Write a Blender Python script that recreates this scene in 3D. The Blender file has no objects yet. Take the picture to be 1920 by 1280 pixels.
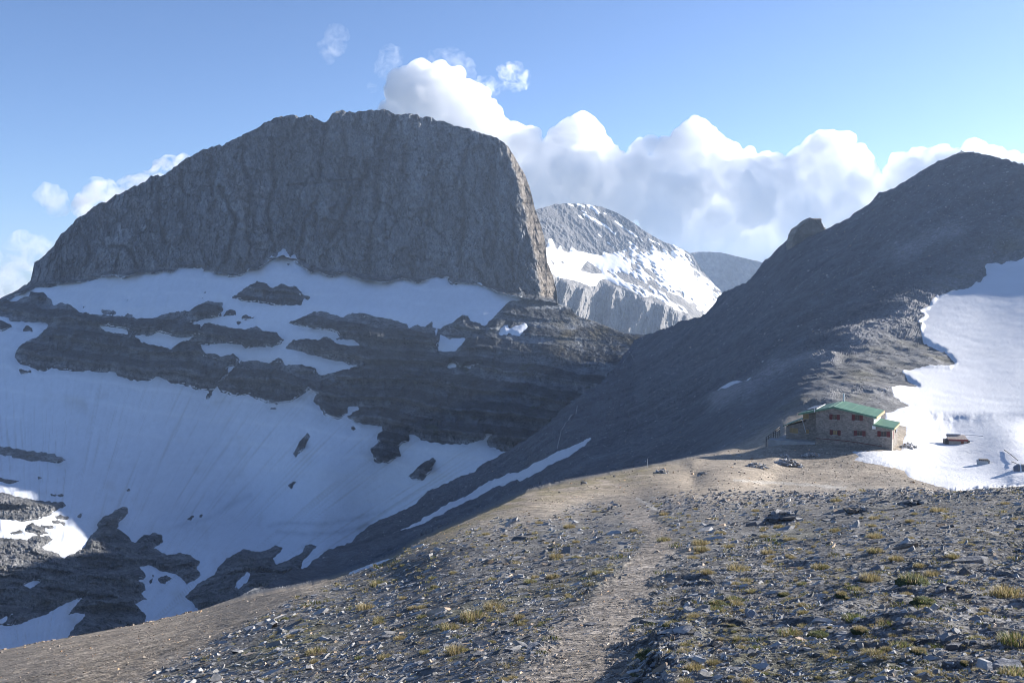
import bpy, math, random
import numpy as np
random.seed(7)
RNG = np.random.default_rng(11)
SC = bpy.context.scene
COL = SC.collection
F32 = np.float32
# ------------------------------------------------------------------ camera model (photo is 1920 x 1280)
FOC = 1867.0
PITCH = math.atan(80.0 / FOC)
CP, SP = math.cos(PITCH), math.sin(PITCH)
def P(x, y, d):
    """world point seen at photo position x, y at forward distance d"""
    x = np.asarray(x, float); y = np.asarray(y, float)
    rx = (x - 960.0); u = (640.0 - y)
    ry = FOC * CP + u * SP
    rz = -FOC * SP + u * CP
    s = d / ry
    return np.stack([rx * s, ry * s, rz * s], -1)
# ------------------------------------------------------------------ noise
def _hash(ix, iy, iz, seed):
    h = (ix.astype(np.uint32) * np.uint32(374761393) + iy.astype(np.uint32) * np.uint32(668265263)
         + iz.astype(np.uint32) * np.uint32(2147483647 & 1274126177) + np.uint32(seed * 974711 % 4294967291))
    h = (h ^ (h >> np.uint32(13))) * np.uint32(1274126177)
    h = h ^ (h >> np.uint32(16))
    h = (h * np.uint32(2246822519)); h = h ^ (h >> np.uint32(15))
    return h
def noise3(x, y, z, seed=0):
    shp = np.broadcast(x, y, z).shape
    x = np.broadcast_to(x, shp).ravel(); y = np.broadcast_to(y, shp).ravel(); z = np.broadcast_to(z, shp).ravel()
    out = np.empty(x.shape, F32)
    CH = 200000
    for a in range(0, x.size, CH):
        X, Y, Z = x[a:a+CH].astype(F32), y[a:a+CH].astype(F32), z[a:a+CH].astype(F32)
        xi, yi, zi = np.floor(X), np.floor(Y), np.floor(Z)
        fx, fy, fz = X - xi, Y - yi, Z - zi
        xi = xi.astype(np.int64); yi = yi.astype(np.int64); zi = zi.astype(np.int64)
        ux, uy, uz = [t*t*t*(t*(t*6-15)+10) for t in (fx, fy, fz)]
        acc = 0
        for dx in (0, 1):
            wx = ux if dx else 1-ux
            for dy in (0, 1):
                wy = uy if dy else 1-uy
                for dz in (0, 1):
                    wz = uz if dz else 1-uz
                    h = _hash(xi+dx, yi+dy, zi+dz, seed)
                    gx = (h & np.uint32(1023)).astype(F32)/511.5-1
                    gy = ((h >> np.uint32(10)) & np.uint32(1023)).astype(F32)/511.5-1
                    gz = ((h >> np.uint32(20)) & np.uint32(1023)).astype(F32)/511.5-1
                    acc = acc + wx*wy*wz*(gx*(fx-dx)+gy*(fy-dy)+gz*(fz-dz))
        out[a:a+CH] = acc * 1.3
    return out.reshape(shp)
def fbm(x, y, z, oct=4, seed=0, rough=.5, ridged=False):
    t = 0; a = 1; s = 0; f = 1
    for o in range(oct):
        n = noise3(x*f, y*f, z*f, seed+o*17)
        if ridged: n = 1 - 2*np.abs(n)*1.6
        t = t + a*n; s += a; a *= rough; f *= 2.03
    return t / s
def worley(x, y, z, seed=0):
    """cellular noise: value of the nearest cell (0..1) and distance to the cell border"""
    shp = np.broadcast(x, y, z).shape
    x = np.broadcast_to(x, shp).ravel(); y = np.broadcast_to(y, shp).ravel(); z = np.broadcast_to(z, shp).ravel()
    val = np.empty(x.shape, F32); edge = np.empty(x.shape, F32)
    for a in range(0, x.size, 150000):
        X, Y, Z = x[a:a+150000].astype(F32), y[a:a+150000].astype(F32), z[a:a+150000].astype(F32)
        xi, yi, zi = np.floor(X), np.floor(Y), np.floor(Z)
        f1 = np.full(X.shape, 9, F32); f2 = f1.copy(); v1 = np.zeros(X.shape, F32)
        for dx in (-1, 0, 1):
            for dy in (-1, 0, 1):
                for dz in (-1, 0, 1):
                    cx, cy, cz = xi+dx, yi+dy, zi+dz
                    h = _hash(cx.astype(np.int64), cy.astype(np.int64), cz.astype(np.int64), seed)
                    px_ = cx+(h & np.uint32(1023)).astype(F32)/1023; py_ = cy+((h >> np.uint32(10)) & np.uint32(1023)).astype(F32)/1023; pz_ = cz+((h >> np.uint32(20)) & np.uint32(1023)).astype(F32)/1023
                    d = np.sqrt((X-px_)**2+(Y-py_)**2+(Z-pz_)**2)
                    n = d < f1
                    f2 = np.where(n, f1, np.minimum(f2, d)); v1 = np.where(n, ((h >> np.uint32(5)) & np.uint32(255)).astype(F32)/255, v1); f1 = np.where(n, d, f1)
        val[a:a+150000] = v1; edge[a:a+150000] = f2-f1
    return val.reshape(shp), edge.reshape(shp)
def sstep(a, b, x):
    t = np.clip((x-a)/(b-a), 0, 1); return t*t*(3-2*t)
def sinterp(x, xp, fp, w=40):
    g = np.arange(min(xp)-4*w, max(xp)+4*w, 1.0); v = np.interp(g, xp, fp); k = np.ones(int(w)|1); k /= k.size
    for _ in range(3): v = np.convolve(np.pad(v, k.size//2, mode='edge'), k, 'valid')
    return np.interp(x, g, v)
def lerp(a, b, t): return a+(b-a)*t
# ------------------------------------------------------------------ polygons in photo space
def pts(s):
    v = [float(t) for t in s.replace(';', ' ').replace(',', ' ').split()]
    return np.array(v).reshape(-1, 2)
def line_dist(line, x, y, side=False):
    """distance to an open polyline; with side=True also sign (+ above/left of its direction)"""
    best = np.full(x.shape, 1e9, F32)
    for (ax, ay), (bx, by) in zip(line[:-1], line[1:]):
        dx, dy = bx-ax, by-ay
        t = np.clip(((x-ax)*dx+(y-ay)*dy)/(dx*dx+dy*dy+1e-9), 0, 1)
        best = np.minimum(best, np.hypot(x-ax-t*dx, y-ay-t*dy))
    return best
def poly_sdf(poly, x, y, margin=60):
    """signed distance, + inside, in photo px"""
    out = np.full(x.shape, -float(margin), F32)
    m = (x > poly[:,0].min()-margin) & (x < poly[:,0].max()+margin) & (y > poly[:,1].min()-margin) & (y < poly[:,1].max()+margin)
    X, Y = x[m].astype(F32), y[m].astype(F32)
    if X.size == 0: return out
    best = np.full(X.shape, 1e9, F32); ins = np.zeros(X.shape, bool)
    q = np.roll(poly, -1, 0)
    for (ax, ay), (bx, by) in zip(poly, q):
        dx, dy = bx-ax, by-ay
        t = np.clip(((X-ax)*dx+(Y-ay)*dy)/(dx*dx+dy*dy+1e-9), 0, 1)
        best = np.minimum(best, np.hypot(X-ax-t*dx, Y-ay-t*dy))
        if ay != by:
            c = ((Y >= min(ay, by)) & (Y < max(ay, by))) & (X < (Y-ay)*dx/(by-ay)+ax)
            ins ^= c
    out[m] = np.where(ins, best, -np.minimum(best, margin))
    return out
class TPS:
    """thin plate spline through scattered control values"""
    def __init__(s, pts_, vals, smooth=1e-4):
        s.c = np.array(pts_, float)/1000.0; n = len(s.c)
        r = np.hypot(s.c[:,None,0]-s.c[None,:,0], s.c[:,None,1]-s.c[None,:,1])
        K = np.where(r > 0, r*r*np.log(r+1e-12), 0)+np.eye(n)*smooth
        Q = np.hstack([np.ones((n,1)), s.c]); A = np.zeros((n+3, n+3))
        A[:n,:n] = K; A[:n,n:] = Q; A[n:,:n] = Q.T
        s.w = np.linalg.solve(A, np.concatenate([vals, [0,0,0]]))
    def __call__(s, x, y):
        x = x/1000.0; y = y/1000.0; out = s.w[-3]+s.w[-2]*x+s.w[-1]*y
        for (cx, cy), w in zip(s.c, s.w):
            r2 = (x-cx)**2+(y-cy)**2
            out = out + w*0.5*r2*np.log(r2+1e-12)
        return out
# ------------------------------------------------------------------ mesh helpers
def tag(o, label=None, cat=None, group=None, kind=None):
    if label: o['label'] = label
    if cat: o['category'] = cat
    if group: o['group'] = group
    if kind: o['kind'] = kind
    return o
def mesh_np(name, V, faces_flat, sizes, mat=None, cols=None, smooth=True, extra=None):
    me = bpy.data.meshes.new(name)
    V = np.ascontiguousarray(V, F32).reshape(-1, 3)
    me.vertices.add(len(V)); me.vertices.foreach_set('co', V.ravel())
    sizes = np.asarray(sizes, np.int32); ff = np.asarray(faces_flat, np.int32).ravel()
    me.loops.add(len(ff)); me.polygons.add(len(sizes))
    st = np.concatenate([[0], np.cumsum(sizes)[:-1]]).astype(np.int32)
    me.loops.foreach_set('vertex_index', ff)
    me.polygons.foreach_set('loop_start', st)
    me.update(calc_edges=True)
    me.polygons.foreach_set('use_smooth', np.full(len(sizes), smooth, bool))
    if cols is not None:
        a = me.color_attributes.new('Col', 'FLOAT_COLOR', 'POINT')
        c = np.ones((len(V), 4), F32); c[:, :3] = np.asarray(cols).reshape(-1, 3)
        a.data.foreach_set('color', c.ravel())
    if extra:
        for k, v in extra.items():
            a = me.attributes.new(k, 'FLOAT', 'POINT'); a.data.foreach_set('value', np.ascontiguousarray(v, F32).ravel())
    if mat: me.materials.append(mat)
    me.validate(); me.update()
    return me
def link(name, me, parent=None):
    o = bpy.data.objects.new(name, me); COL.objects.link(o)
    if parent: o.parent = parent
    return o
def empty(name, loc=(0,0,0), rz=0):
    o = bpy.data.objects.new(name, None); COL.objects.link(o); o.location = loc; o.rotation_euler = (0,0,rz)
    o.empty_display_size = .2
    return o
def grid_faces(nr, nc, mask=None, flip=False):
    i = np.arange(nr*nc).reshape(nr, nc)
    q = np.stack([i[:-1,:-1], i[1:,:-1], i[1:,1:], i[:-1,1:]], -1)
    if flip: q = q[..., ::-1]
    q = q.reshape(-1, 4)
    if mask is not None: q = q[mask.ravel()]
    return q
def grid_mesh(name, Pw, mat, cols=None, mask=None, smooth=True, extra=None):
    nr, nc = Pw.shape[:2]
    q = grid_faces(nr, nc, mask)
    V = Pw.reshape(-1, 3)
    if mask is not None:
        used = np.unique(q); rm = np.full(nr*nc, -1, np.int64); rm[used] = np.arange(len(used)); q = rm[q]; V = V[used]
        if cols is not None: cols = np.asarray(cols).reshape(-1, 3)[used]
        if extra: extra = {k: v.ravel()[used] for k, v in extra.items()}
    return mesh_np(name, V, q.ravel(), np.full(len(q), 4), mat, cols, smooth, extra)
# ------------------------------------------------------------------ materials
def new_mat(name):
    m = bpy.data.materials.new(name); m.use_nodes = True
    nt = m.node_tree; nt.nodes.clear()
    out = nt.nodes.new('ShaderNodeOutputMaterial'); b = nt.nodes.new('ShaderNodeBsdfPrincipled')
    nt.links.new(b.outputs[0], out.inputs[0]); b.inputs['Roughness'].default_value = .85
    b.inputs['Specular IOR Level'].default_value = .25
    return m, nt, b, out
def N(nt, t, **kw):
    n = nt.nodes.new(t)
    for k, v in kw.items():
        if k.startswith('i_'): n.inputs[k[2:].replace('_', ' ')].default_value = v
        else: setattr(n, k, v)
    return n
def ramp(nt, fac, stops):
    r = nt.nodes.new('ShaderNodeValToRGB'); e = r.color_ramp.elements
    while len(e) < len(stops): e.new(.5)
    for k, (p, c) in enumerate(stops):
        e[k].position = p; e[k].color = (c, c, c, 1) if isinstance(c, (int, float)) else (*c, 1)
    nt.links.new(fac, r.inputs[0]); return r.outputs[0]
def mul(nt, a, b, fac=1.0, mode='MULTIPLY'):
    m = nt.nodes.new('ShaderNodeMix'); m.data_type = 'RGBA'; m.blend_type = mode; m.inputs[0].default_value = fac
    for k, v in ((6, a), (7, b)):
        if isinstance(v, tuple): m.inputs[k].default_value = (*v, 1)
        else: nt.links.new(v, m.inputs[k])
    return m.outputs[2]
def terrain_mat(name, layers, bumps, base=None, rough=.9, spec=.15):
    """layers: (scale, stretch xyz, detail, lo, hi) colour noise; bumps: (scale, stretch, detail, strength, dist)"""
    m, nt, b, out = new_mat(name)
    b.inputs['Roughness'].default_value = rough; b.inputs['Specular IOR Level'].default_value = spec
    tc = N(nt, 'ShaderNodeTexCoord')
    if base is None:
        a = N(nt, 'ShaderNodeAttribute', attribute_name='Col'); c = a.outputs['Color']
    else: c = None
    def coord(sc, st, rot=(0,0,0)):
        mp = N(nt, 'ShaderNodeMapping'); mp.inputs['Scale'].default_value = tuple(sc*k for k in st); mp.inputs['Rotation'].default_value = rot
        nt.links.new(tc.outputs['Object'], mp.inputs[0]); return mp.outputs[0]
    for L in layers:
        sc, st, det, lo, hi = L[:5]; kind = L[5] if len(L) > 5 else 'noise'; rot = L[6] if len(L) > 6 else (0,0,0)
        if kind == 'voro':
            n = N(nt, 'ShaderNodeTexVoronoi'); n.inputs['Scale'].default_value = 1; nt.links.new(coord(sc, st, rot), n.inputs['Vector'])
            sep = N(nt, 'ShaderNodeSeparateColor'); nt.links.new(n.outputs['Color'], sep.inputs[0]); f = sep.outputs[0]
            r = ramp(nt, f, [(0, lo), (1, hi)])
        else:
            n = N(nt, 'ShaderNodeTexNoise'); n.inputs['Scale'].default_value = 1; n.inputs['Detail'].default_value = det; n.inputs['Roughness'].default_value = .62
            nt.links.new(coord(sc, st, rot), n.inputs['Vector']); f = n.outputs[0]
            r = ramp(nt, f, [(.488, hi), (.5, lo), (.512, hi)] if kind == 'crack' else [(.3, lo), (.7, hi)])
        c = mul(nt, c if c is not None else base, r)
    nt.links.new(c, b.inputs['Base Color'])
    prev = None
    for L in bumps:
        sc, st, det, strg, dist = L[:5]; kind = L[5] if len(L) > 5 else 'noise'; rot = L[6] if len(L) > 6 else (0,0,0)
        if kind == 'voro':
            n = N(nt, 'ShaderNodeTexVoronoi'); n.feature = 'F1'; n.inputs['Scale'].default_value = 1; h = n.outputs['Distance']
        else:
            n = N(nt, 'ShaderNodeTexNoise'); n.inputs['Scale'].default_value = 1; n.inputs['Detail'].default_value = det; n.inputs['Roughness'].default_value = .65; h = n.outputs[0]
        nt.links.new(coord(sc, st, rot), n.inputs['Vector'])
        bp = N(nt, 'ShaderNodeBump'); bp.inputs['Strength'].default_value = strg; bp.inputs['Distance'].default_value = dist
        nt.links.new(h, bp.inputs['Height'])
        if prev: nt.links.new(prev, bp.inputs['Normal'])
        prev = bp.outputs[0]
    if prev: nt.links.new(prev, b.inputs['Normal'])
    return m
def plain(name, col, rough=.7, metal=0, var=.15, scale=3.0, bump=0.0, spec=.3):
    m, nt, b, out = new_mat(name)
    b.inputs['Roughness'].default_value = rough; b.inputs['Metallic'].default_value = metal; b.inputs['Specular IOR Level'].default_value = spec
    tc = N(nt, 'ShaderNodeTexCoord'); n = N(nt, 'ShaderNodeTexNoise'); n.inputs['Scale'].default_value = scale; n.inputs['Detail'].default_value = 6
    nt.links.new(tc.outputs['Object'], n.inputs['Vector'])
    nt.links.new(mul(nt, col, ramp(nt, n.outputs[0], [(.3, 1-var), (.7, 1+var)])), b.inputs['Base Color'])
    if bump:
        bp = N(nt, 'ShaderNodeBump'); bp.inputs['Strength'].default_value = .6; bp.inputs['Distance'].default_value = bump
        nt.links.new(n.outputs[0], bp.inputs['Height']); nt.links.new(bp.outputs[0], b.inputs['Normal'])
    return m
# ================================================================== LIGHT, SKY, CAMERA
SUN_AZ = math.radians(64)      # clockwise from +Y (view direction), to the right
SUN_EL = math.radians(16.5)
sd = bpy.data.lights.new('sun', 'SUN'); sd.energy = 5; sd.angle = math.radians(.6); sd.color = (1.0, .95, .88)
so = bpy.data.objects.new('sun', sd); COL.objects.link(so)
from mathutils import Vector
SDIR = Vector((math.sin(SUN_AZ)*math.cos(SUN_EL), math.cos(SUN_AZ)*math.cos(SUN_EL), math.sin(SUN_EL)))
so.rotation_euler = SDIR.to_track_quat('Z', 'Y').to_euler()
so.location = (0, 0, 50)
w = bpy.data.worlds.new('World'); SC.world = w; w.use_nodes = True
wn = w.node_tree; bg = wn.nodes['Background']
sky = wn.nodes.new('ShaderNodeTexSky'); sky.sky_type = 'NISHITA'; sky.sun_disc = False
sky.sun_elevation = SUN_EL; sky.sun_rotation = SUN_AZ; sky.altitude = 2600; sky.air_density = 1.0; sky.dust_density = 3.0; sky.ozone_density = 1.6
wt = wn.nodes.new('ShaderNodeMix'); wt.data_type = 'RGBA'; wt.blend_type = 'MULTIPLY'; wt.inputs[0].default_value = 1
wt.inputs[7].default_value = (.66, .76, .96, 1); wn.links.new(sky.outputs[0], wt.inputs[6]); wn.links.new(wt.outputs[2], bg.inputs[0]); bg.inputs[1].default_value = .074
cam = bpy.data.cameras.new('camera'); co = bpy.data.objects.new('camera', cam); COL.objects.link(co); SC.camera = co
cam.sensor_width = 36; cam.lens = FOC/1920*36; cam.clip_end = 60000; cam.clip_start = .1
co.rotation_euler = (math.pi/2-PITCH, 0, 0)
SC.view_settings.view_transform = 'Standard'; SC.view_settings.look = 'None'; SC.view_settings.exposure = 1.42; SC.view_settings.gamma = 1
SC.cycles.use_denoising = True; SC.cycles.filter_width = 1.0
SC.cycles.max_bounces = 16; SC.cycles.diffuse_bounces = 3; SC.cycles.volume_bounces = 10
# ================================================================== MATERIALS OF THE LAND
M_wall = terrain_mat('limestone_wall', [(.02, (1,1,.35), 6, .75, 1.2), (.12, (1,1,.25), 8, .72, 1.25), (.5, (1,1,.6), 6, .6, 1.36), (1.6, (1,1,.7), 3, .7, 1.3), (.03, (1,1,.4), 9, .3, 1.0, 'crack'), (.13, (1,1,.55), 7, .4, 1.0, 'crack'), (.5, (1,1,.5), 4, .55, 1.0, 'crack')],  # crack layers: weathering streaks, plus crevice shade put into the colour
                     [(.05, (1,1,.35), 9, 1, 16), (.3, (1,1,.45), 8, 1, 4.5), (1.1, (1,1,.8), 6, 1, 1.2)])
M_far = terrain_mat('far_rock', [(.006, (1,1,.5), 8, .75, 1.2), (.05, (1,1,.5), 8, .7, 1.3)],
                     [(.012, (1,1,.3), 10, .9, 30), (.08, (1,1,.5), 8, .9, 6)])
M_snow = terrain_mat('old_snow', [(.012, (1,1,.3), 6, .93, 1.04), (.25, (1,.25,1), 7, .95, 1.03), (1.2, (1,.5,1), 4, .96, 1.02)],
                     [(.35, (1,.4,1), 7, .5, .35), (2.0, (1,.6,1), 5, .5, .1)], rough=.75, spec=.2)
M_snow2 = terrain_mat('hut_snow', [(.05, (1,1,1), 6, .96, 1.02)],
                     [(1.5, (1.4,.7,1), 5, .8, .16), (4, (1.2,.8,1), 4, .7, .07)], rough=.7, spec=.25)
M_ground = terrain_mat('stony_ground', [(.04, (1,1,1), 7, .85, 1.15), (.5, (1,1,1), 8, .72, 1.3), (1.4, (1,1,1), 4, .72, 1.3), (5, (1,1,1), 6, .72, 1.3), (9, (1,1.2,1), 3, .6, 1.45, 'voro'), (22, (1,1.2,1), 3, .7, 1.35, 'voro')],
                     [(.25, (1,1,1), 9, .8, .5), (1.3, (1,1,1), 8, .9, .28), (6, (1,1,1), 6, .8, .06), (14, (1,1.3,1), 2, .7, .03, 'voro')])
# ================================================================== CIRQUE SHEET: the big peak, its snow ledge, bands, bowl and the low slabs
crestC = pts('-700,610 -300,590 0,560 33,543 57,527 65,493 77,483 100,463 113,440 147,408 177,387 207,372 233,358 267,343 283,332 307,327 333,310 350,295 377,283 430,267 467,247 513,222 547,216 563,220 583,214 607,230 612,229 622,213 642,205 665,213 677,209 696,207 722,204 743,215 774,215 810,221 852,235 899,248 931,258 954,276 970,303 985,327 993,350 1003,389 1013,420 1022,452 1026,491 1036,518 1044,545 1046,568 1070,578 1081,591 1121,605 1171,625 1207,627 1240,622 1300,612 1500,600')
wallC = pts('-700,640 -300,605 0,568 12,563 67,537 93,539 123,530 150,529 173,525 193,520 213,516 230,522 247,515 267,510 287,513 310,507 320,511 337,502 363,503 377,503 383,508 397,507 403,513 423,513 433,519 447,518 460,512 470,503 483,505 500,493 530,480 560,495 573,503 582,512 593,506 610,515 623,519 632,515 646,510 657,517 679,524 725,530 754,521 783,530 812,521 837,521 848,531 858,530 894,532 905,537 923,542 934,548 963,555 990,560 1015,565 1046,570 1110,603 1171,627 1500,604')
lowC = [(-700,640,1150),(-300,590,1090),(0,563,1060),(300,507,1020),(540,485,1020),(700,525,1010),(900,533,1000),(1044,569,985),(1120,606,960),(1200,628,930),(1500,600,900),
 (0,610,1000),(300,595,950),(500,610,940),(700,595,945),(900,612,930),(1050,650,900),(1170,680,870),
 (0,690,945),(200,690,925),(400,735,905),(600,760,890),(800,700,905),(850,820,830),(1000,750,850),(950,850,810),(1100,760,830),
 (0,830,850),(300,850,850),(600,880,835),(800,900,825),(-300,830,860),(0,930,730),(300,950,790),(500,980,820),(700,1000,815),(-300,950,690),
 (0,1050,640),(200,1100,655),(450,1080,700),(600,1050,740),(0,1200,560),(300,1200,620),(600,1300,600),(1000,1000,740),(1300,800,790),(1500,800,790),(-700,1200,540),(-700,900,700)]
tpsC = TPS([(a,b) for a,b,c in lowC], np.log([c for a,b,c in lowC]))
SNOW_C = [pts('12,563 67,537 93,539 123,530 150,529 173,525 193,520 213,516 230,522 247,515 267,510 287,513 310,507 320,511 337,502 363,503 377,503 383,508 397,507 403,513 423,513 433,519 447,518 460,512 470,503 483,505 500,493 508,477 517,482 530,466 535,467 543,483 553,476 560,495 573,503 582,512 593,506 603,510 617,519 632,515 646,510 657,517 679,524 725,530 754,521 783,530 812,521 837,521 848,535 858,530 894,532 900,529 905,537 923,542 934,548 963,555 990,560 973,563 955,564 937,584 923,598 909,611 898,605 880,602 878,591 866,591 848,605 826,616 812,615 810,602 797,612 779,609 768,616 761,607 733,598 718,595 704,595 689,587 661,587 639,595 621,587 603,583 582,586 567,595 550,600 537,605 560,610 580,615 620,620 632,623 637,634 625,636 664,636 675,647 653,648 632,643 614,630 596,638 575,635 550,637 533,653 560,658 583,665 610,672 640,678 668,686 650,692 628,697 600,704 590,690 560,683 537,685 523,670 503,682 480,675 453,678 430,697 408,723 397,735 403,728 427,703 427,688 443,687 448,670 437,663 413,668 400,663 383,662 375,646 400,646 410,643 453,645 460,653 483,650 510,650 527,643 532,637 520,623 493,620 480,610 467,617 433,615 407,607 383,605 377,617 375,608 358,607 380,597 412,595 418,583 417,568 390,565 367,573 353,583 320,585 300,592 287,597 250,595 200,590 157,587 147,582 133,572 113,568 97,573 100,565 80,548 57,548 52,557 43,558 30,566'),
 pts('187,612 200,612 237,617 240,627 220,625 195,620'),
 pts('253,630 267,627 277,632 297,622 310,627 333,632 360,630 370,627 353,638 340,640 320,653 293,648 267,642'),
 pts('821,657 826,627 840,635 878,632 855,657 830,660'), pts('934,625 945,609 955,607 954,616 984,605 990,613 973,631 955,625 941,629'),
 pts('839,688 845,683 860,684 850,691'), pts('873,688 895,684 880,691'), pts('816,620 821,612 818,628'),
 pts('-700,560 -300,590 0,593 15,594 20,602 55,603 83,605 93,608 80,623 67,633 43,643 30,657 27,670 35,680 53,687 67,692 83,697 97,690 123,695 157,697 167,693 173,697 213,697 220,703 247,713 277,714 297,705 320,717 340,720 367,730 397,733 408,723 413,735 443,742 467,740 480,747 500,755 520,758 547,752 580,731 593,737 587,753 600,763 607,777 635,787 653,774 652,763 671,760 673,767 650,781 664,790 682,796 715,798 718,807 707,817 709,828 695,843 704,866 729,868 751,853 749,835 767,825 767,814 779,816 790,825 833,832 876,832 909,823 914,815 919,816 912,826 914,834 941,846 955,846 1000,870 900,960 700,1080 600,1130 560,1120 564,1067 569,1050 593,1024 584,1019 572,1022 567,1036 519,1058 512,1046 533,1027 516,1022 505,1029 481,1034 457,1029 426,1046 409,1063 402,1077 371,1094 354,1112 345,1118 364,1132 371,1144 371,1180 268,1195 272,1167 275,1153 253,1132 275,1122 265,1112 275,1105 272,1096 260,1088 275,1081 261,1062 285,1060 299,1069 316,1074 330,1075 351,1094 364,1088 378,1077 368,1065 376,1053 354,1039 337,1036 315,1041 289,1027 306,1015 304,1003 289,998 265,1005 254,1017 246,1015 237,1002 220,991 223,978 241,962 237,950 223,952 213,959 196,967 182,981 186,988 168,1005 158,1026 120,1046 107,1036 76,1026 103,1008 83,1003 58,1005 52,1012 17,1008 0,1007 -700,1020'),
 pts('-700,1200 -100,1180 0,1172 7,1173 34,1170 86,1151 120,1132 155,1119 138,1139 124,1155 141,1149 162,1152 148,1165 127,1194 100,1230 -700,1300'),
 pts('0,1160 25,1149 10,1165 -20,1172'), pts('45,1096 65,1087 77,1090 55,1103'), pts('440,1101 444,1091 464,1072 468,1077 464,1091 447,1103')]
HOLE_C = [pts(s) for s in ('433,558 460,540 483,527 500,532 508,540 527,533 540,537 557,537 572,557 563,572 517,573 483,567 467,568', '417,593 430,580 443,583 442,590', '450,597 460,590 475,595 463,602', '443,604 450,602 453,606 446,609',
 '-100,820 0,836 40,843 100,850 125,862 110,868 50,862 0,852 -100,840', '-50,892 0,895 38,902 20,906 0,903', '-700,900 0,922 17,926 69,938 120,943 127,948 113,953 103,959 86,969 45,977 0,972 -700,980', '95,926 120,926 122,931 97,930',
 '103,967 115,965 130,970 125,974 105,972', '48,985 60,980 85,990 90,1000 70,1002 48,995', '75,983 103,986 100,990 80,989', '97,974 125,978 120,983 98,980', '15,997 40,993 43,1000 20,1001', '297,1084 313,1077 320,1084 309,1094 299,1092',
 '765,893 788,870 812,858 817,863 808,884 791,901 774,898', '549,852 560,830 575,812 581,815 572,838 555,857', '541,910 549,901 554,903 546,916', '655,803 662,800 667,804 660,808', '0,600 20,608 22,612 8,620 -20,622', '42,617 52,610 62,615 60,621 45,620', '36,693 55,694 60,699 40,701', '385,744 397,732 398,741 388,748',
 '375,965 380,963 378,970 372,972', '278,1092 286,1076 290,1080 283,1093', '236,918 242,916 244,920 238,921', '70,894 78,894 80,898 72,898', '505,764 515,763 517,767 508,768', '353,972 360,964 365,967 357,975', '566,558 575,556 584,558 576,561', '539,494 543,492 544,496 540,498', '383,548 386,547 385,550', '240,560 244,562 240,564', '155,573 160,575 156,577', '378,559 382,556 381,560',
 '190,582 200,580 218,585 219,590 205,591 192,588', '234,591 240,587 248,590 247,595 236,596', '146,968 150,963 155,962 150,972')]
xs = np.concatenate([np.linspace(-700, -30, 36)[:-1], np.arange(-30, 1245, 1.9), np.linspace(1246, 1500, 14)])
NR = 500
top = np.interp(xs, crestC[:,0], crestC[:,1])
top = top + (fbm(xs/14, 0*xs+3.3, 0*xs, 5, 5, .68)*10.0)*sstep(-20, 60, xs)*(1-sstep(1040, 1090, xs))
bot = np.interp(xs, [-700, 0, 300, 560, 800, 1000, 1200, 1500], [1330, 1260, 1230, 1150, 1010, 900, 760, 760])
midl = np.maximum(sinterp(xs, wallC[:,0], wallC[:,1], 50)+4, sinterp(xs, crestC[:,0], crestC[:,1], 30)+10); midl = np.maximum(midl, top+6)
t1_ = np.linspace(0, 1, 240)[:-1, None]; t2_ = np.linspace(0, 1, NR-239)[:, None]
PY = np.concatenate([top[None]*(1-t1_)+midl[None]*t1_, midl[None]*(1-t2_)+bot[None]*t2_], 0); PX = np.broadcast_to(xs[None], PY.shape).copy()
W = np.interp(xs, wallC[:,0], wallC[:,1])[None]
Wl = W
low = np.exp(tpsC(PX, np.maximum(PY, Wl)))
above = np.maximum(Wl-PY, 0)
D = low + .30*above
# right-hand face of the peak turns away to the right
edge = np.interp(PY, [205, 276, 330, 412, 490, 561, 575], [950, 948, 968, 985, 1005, 1014, 1020])+fbm(PY/26, 0*PY, 0*PY, 4, 145, .65)*16
D = D + 1.7*np.maximum(PX-edge, 0)*sstep(0, 12, above)
D = D + 0
# left end of the peak: dark gully face turning away
ledge = np.interp(PY, [400, 440, 500, 540], [150, 128, 100, 84])
D = D + .9*np.maximum(ledge-PX, 0)*sstep(0, 12, above)
sdf = np.full(PY.shape, -60, F32)
for p in SNOW_C: sdf = np.maximum(sdf, poly_sdf(p, PX, PY))
for p in HOLE_C: sdf = np.minimum(sdf, -poly_sdf(p, PX, PY))
sdf = sdf + fbm(PX/11, PY/11, 0*PX, 3, 9)*5.0 + noise3(PX/3.2, PY/4.2, 0*PX, 44)*1.8
rock = 1-sstep(-2, 7, sdf)
B = P(PX, PY, D)
X3, Y3, Z3 = B[...,0], B[...,1], B[...,2]
wmask = sstep(0, 14, above)
# relief of the wall: leaning ribs, gullies, cracks
lean = X3+.28*Z3
rel = fbm(lean/70, Z3/260, Y3/400, 3, 21)*20
rel += fbm(lean/26+fbm(X3/60, Z3/60, 0*X3, 2, 4)*1.2, Z3/85, Y3/300, 4, 31, .55, True)*4.5
rel += fbm(lean/9, Z3/24, Y3/300, 4, 41, .6, True)*2.8
rel += fbm(X3/30, Z3/5, Y3/300, 2, 47, .6)*1.1
rel += fbm(X3/4, Z3/6, Y3/300, 2, 48, .6)*1.8
wx = fbm(X3/18, Z3/18, Y3/60, 3, 141)*1.1
v1_, e1_ = worley(lean/15+wx, Z3/38+wx, Y3/400, 142); v2_, e2_ = worley(lean/5.5+wx, Z3/11+wx, Y3/400, 143)
rel += (v1_-.5)*6-4*np.exp(-e1_/.05)+(v2_-.5)*2.3-1.4*np.exp(-e2_/.07)+(worley(X3/2.4, Z3/4, Y3/300, 144)[0]-.5)*1.5
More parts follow.
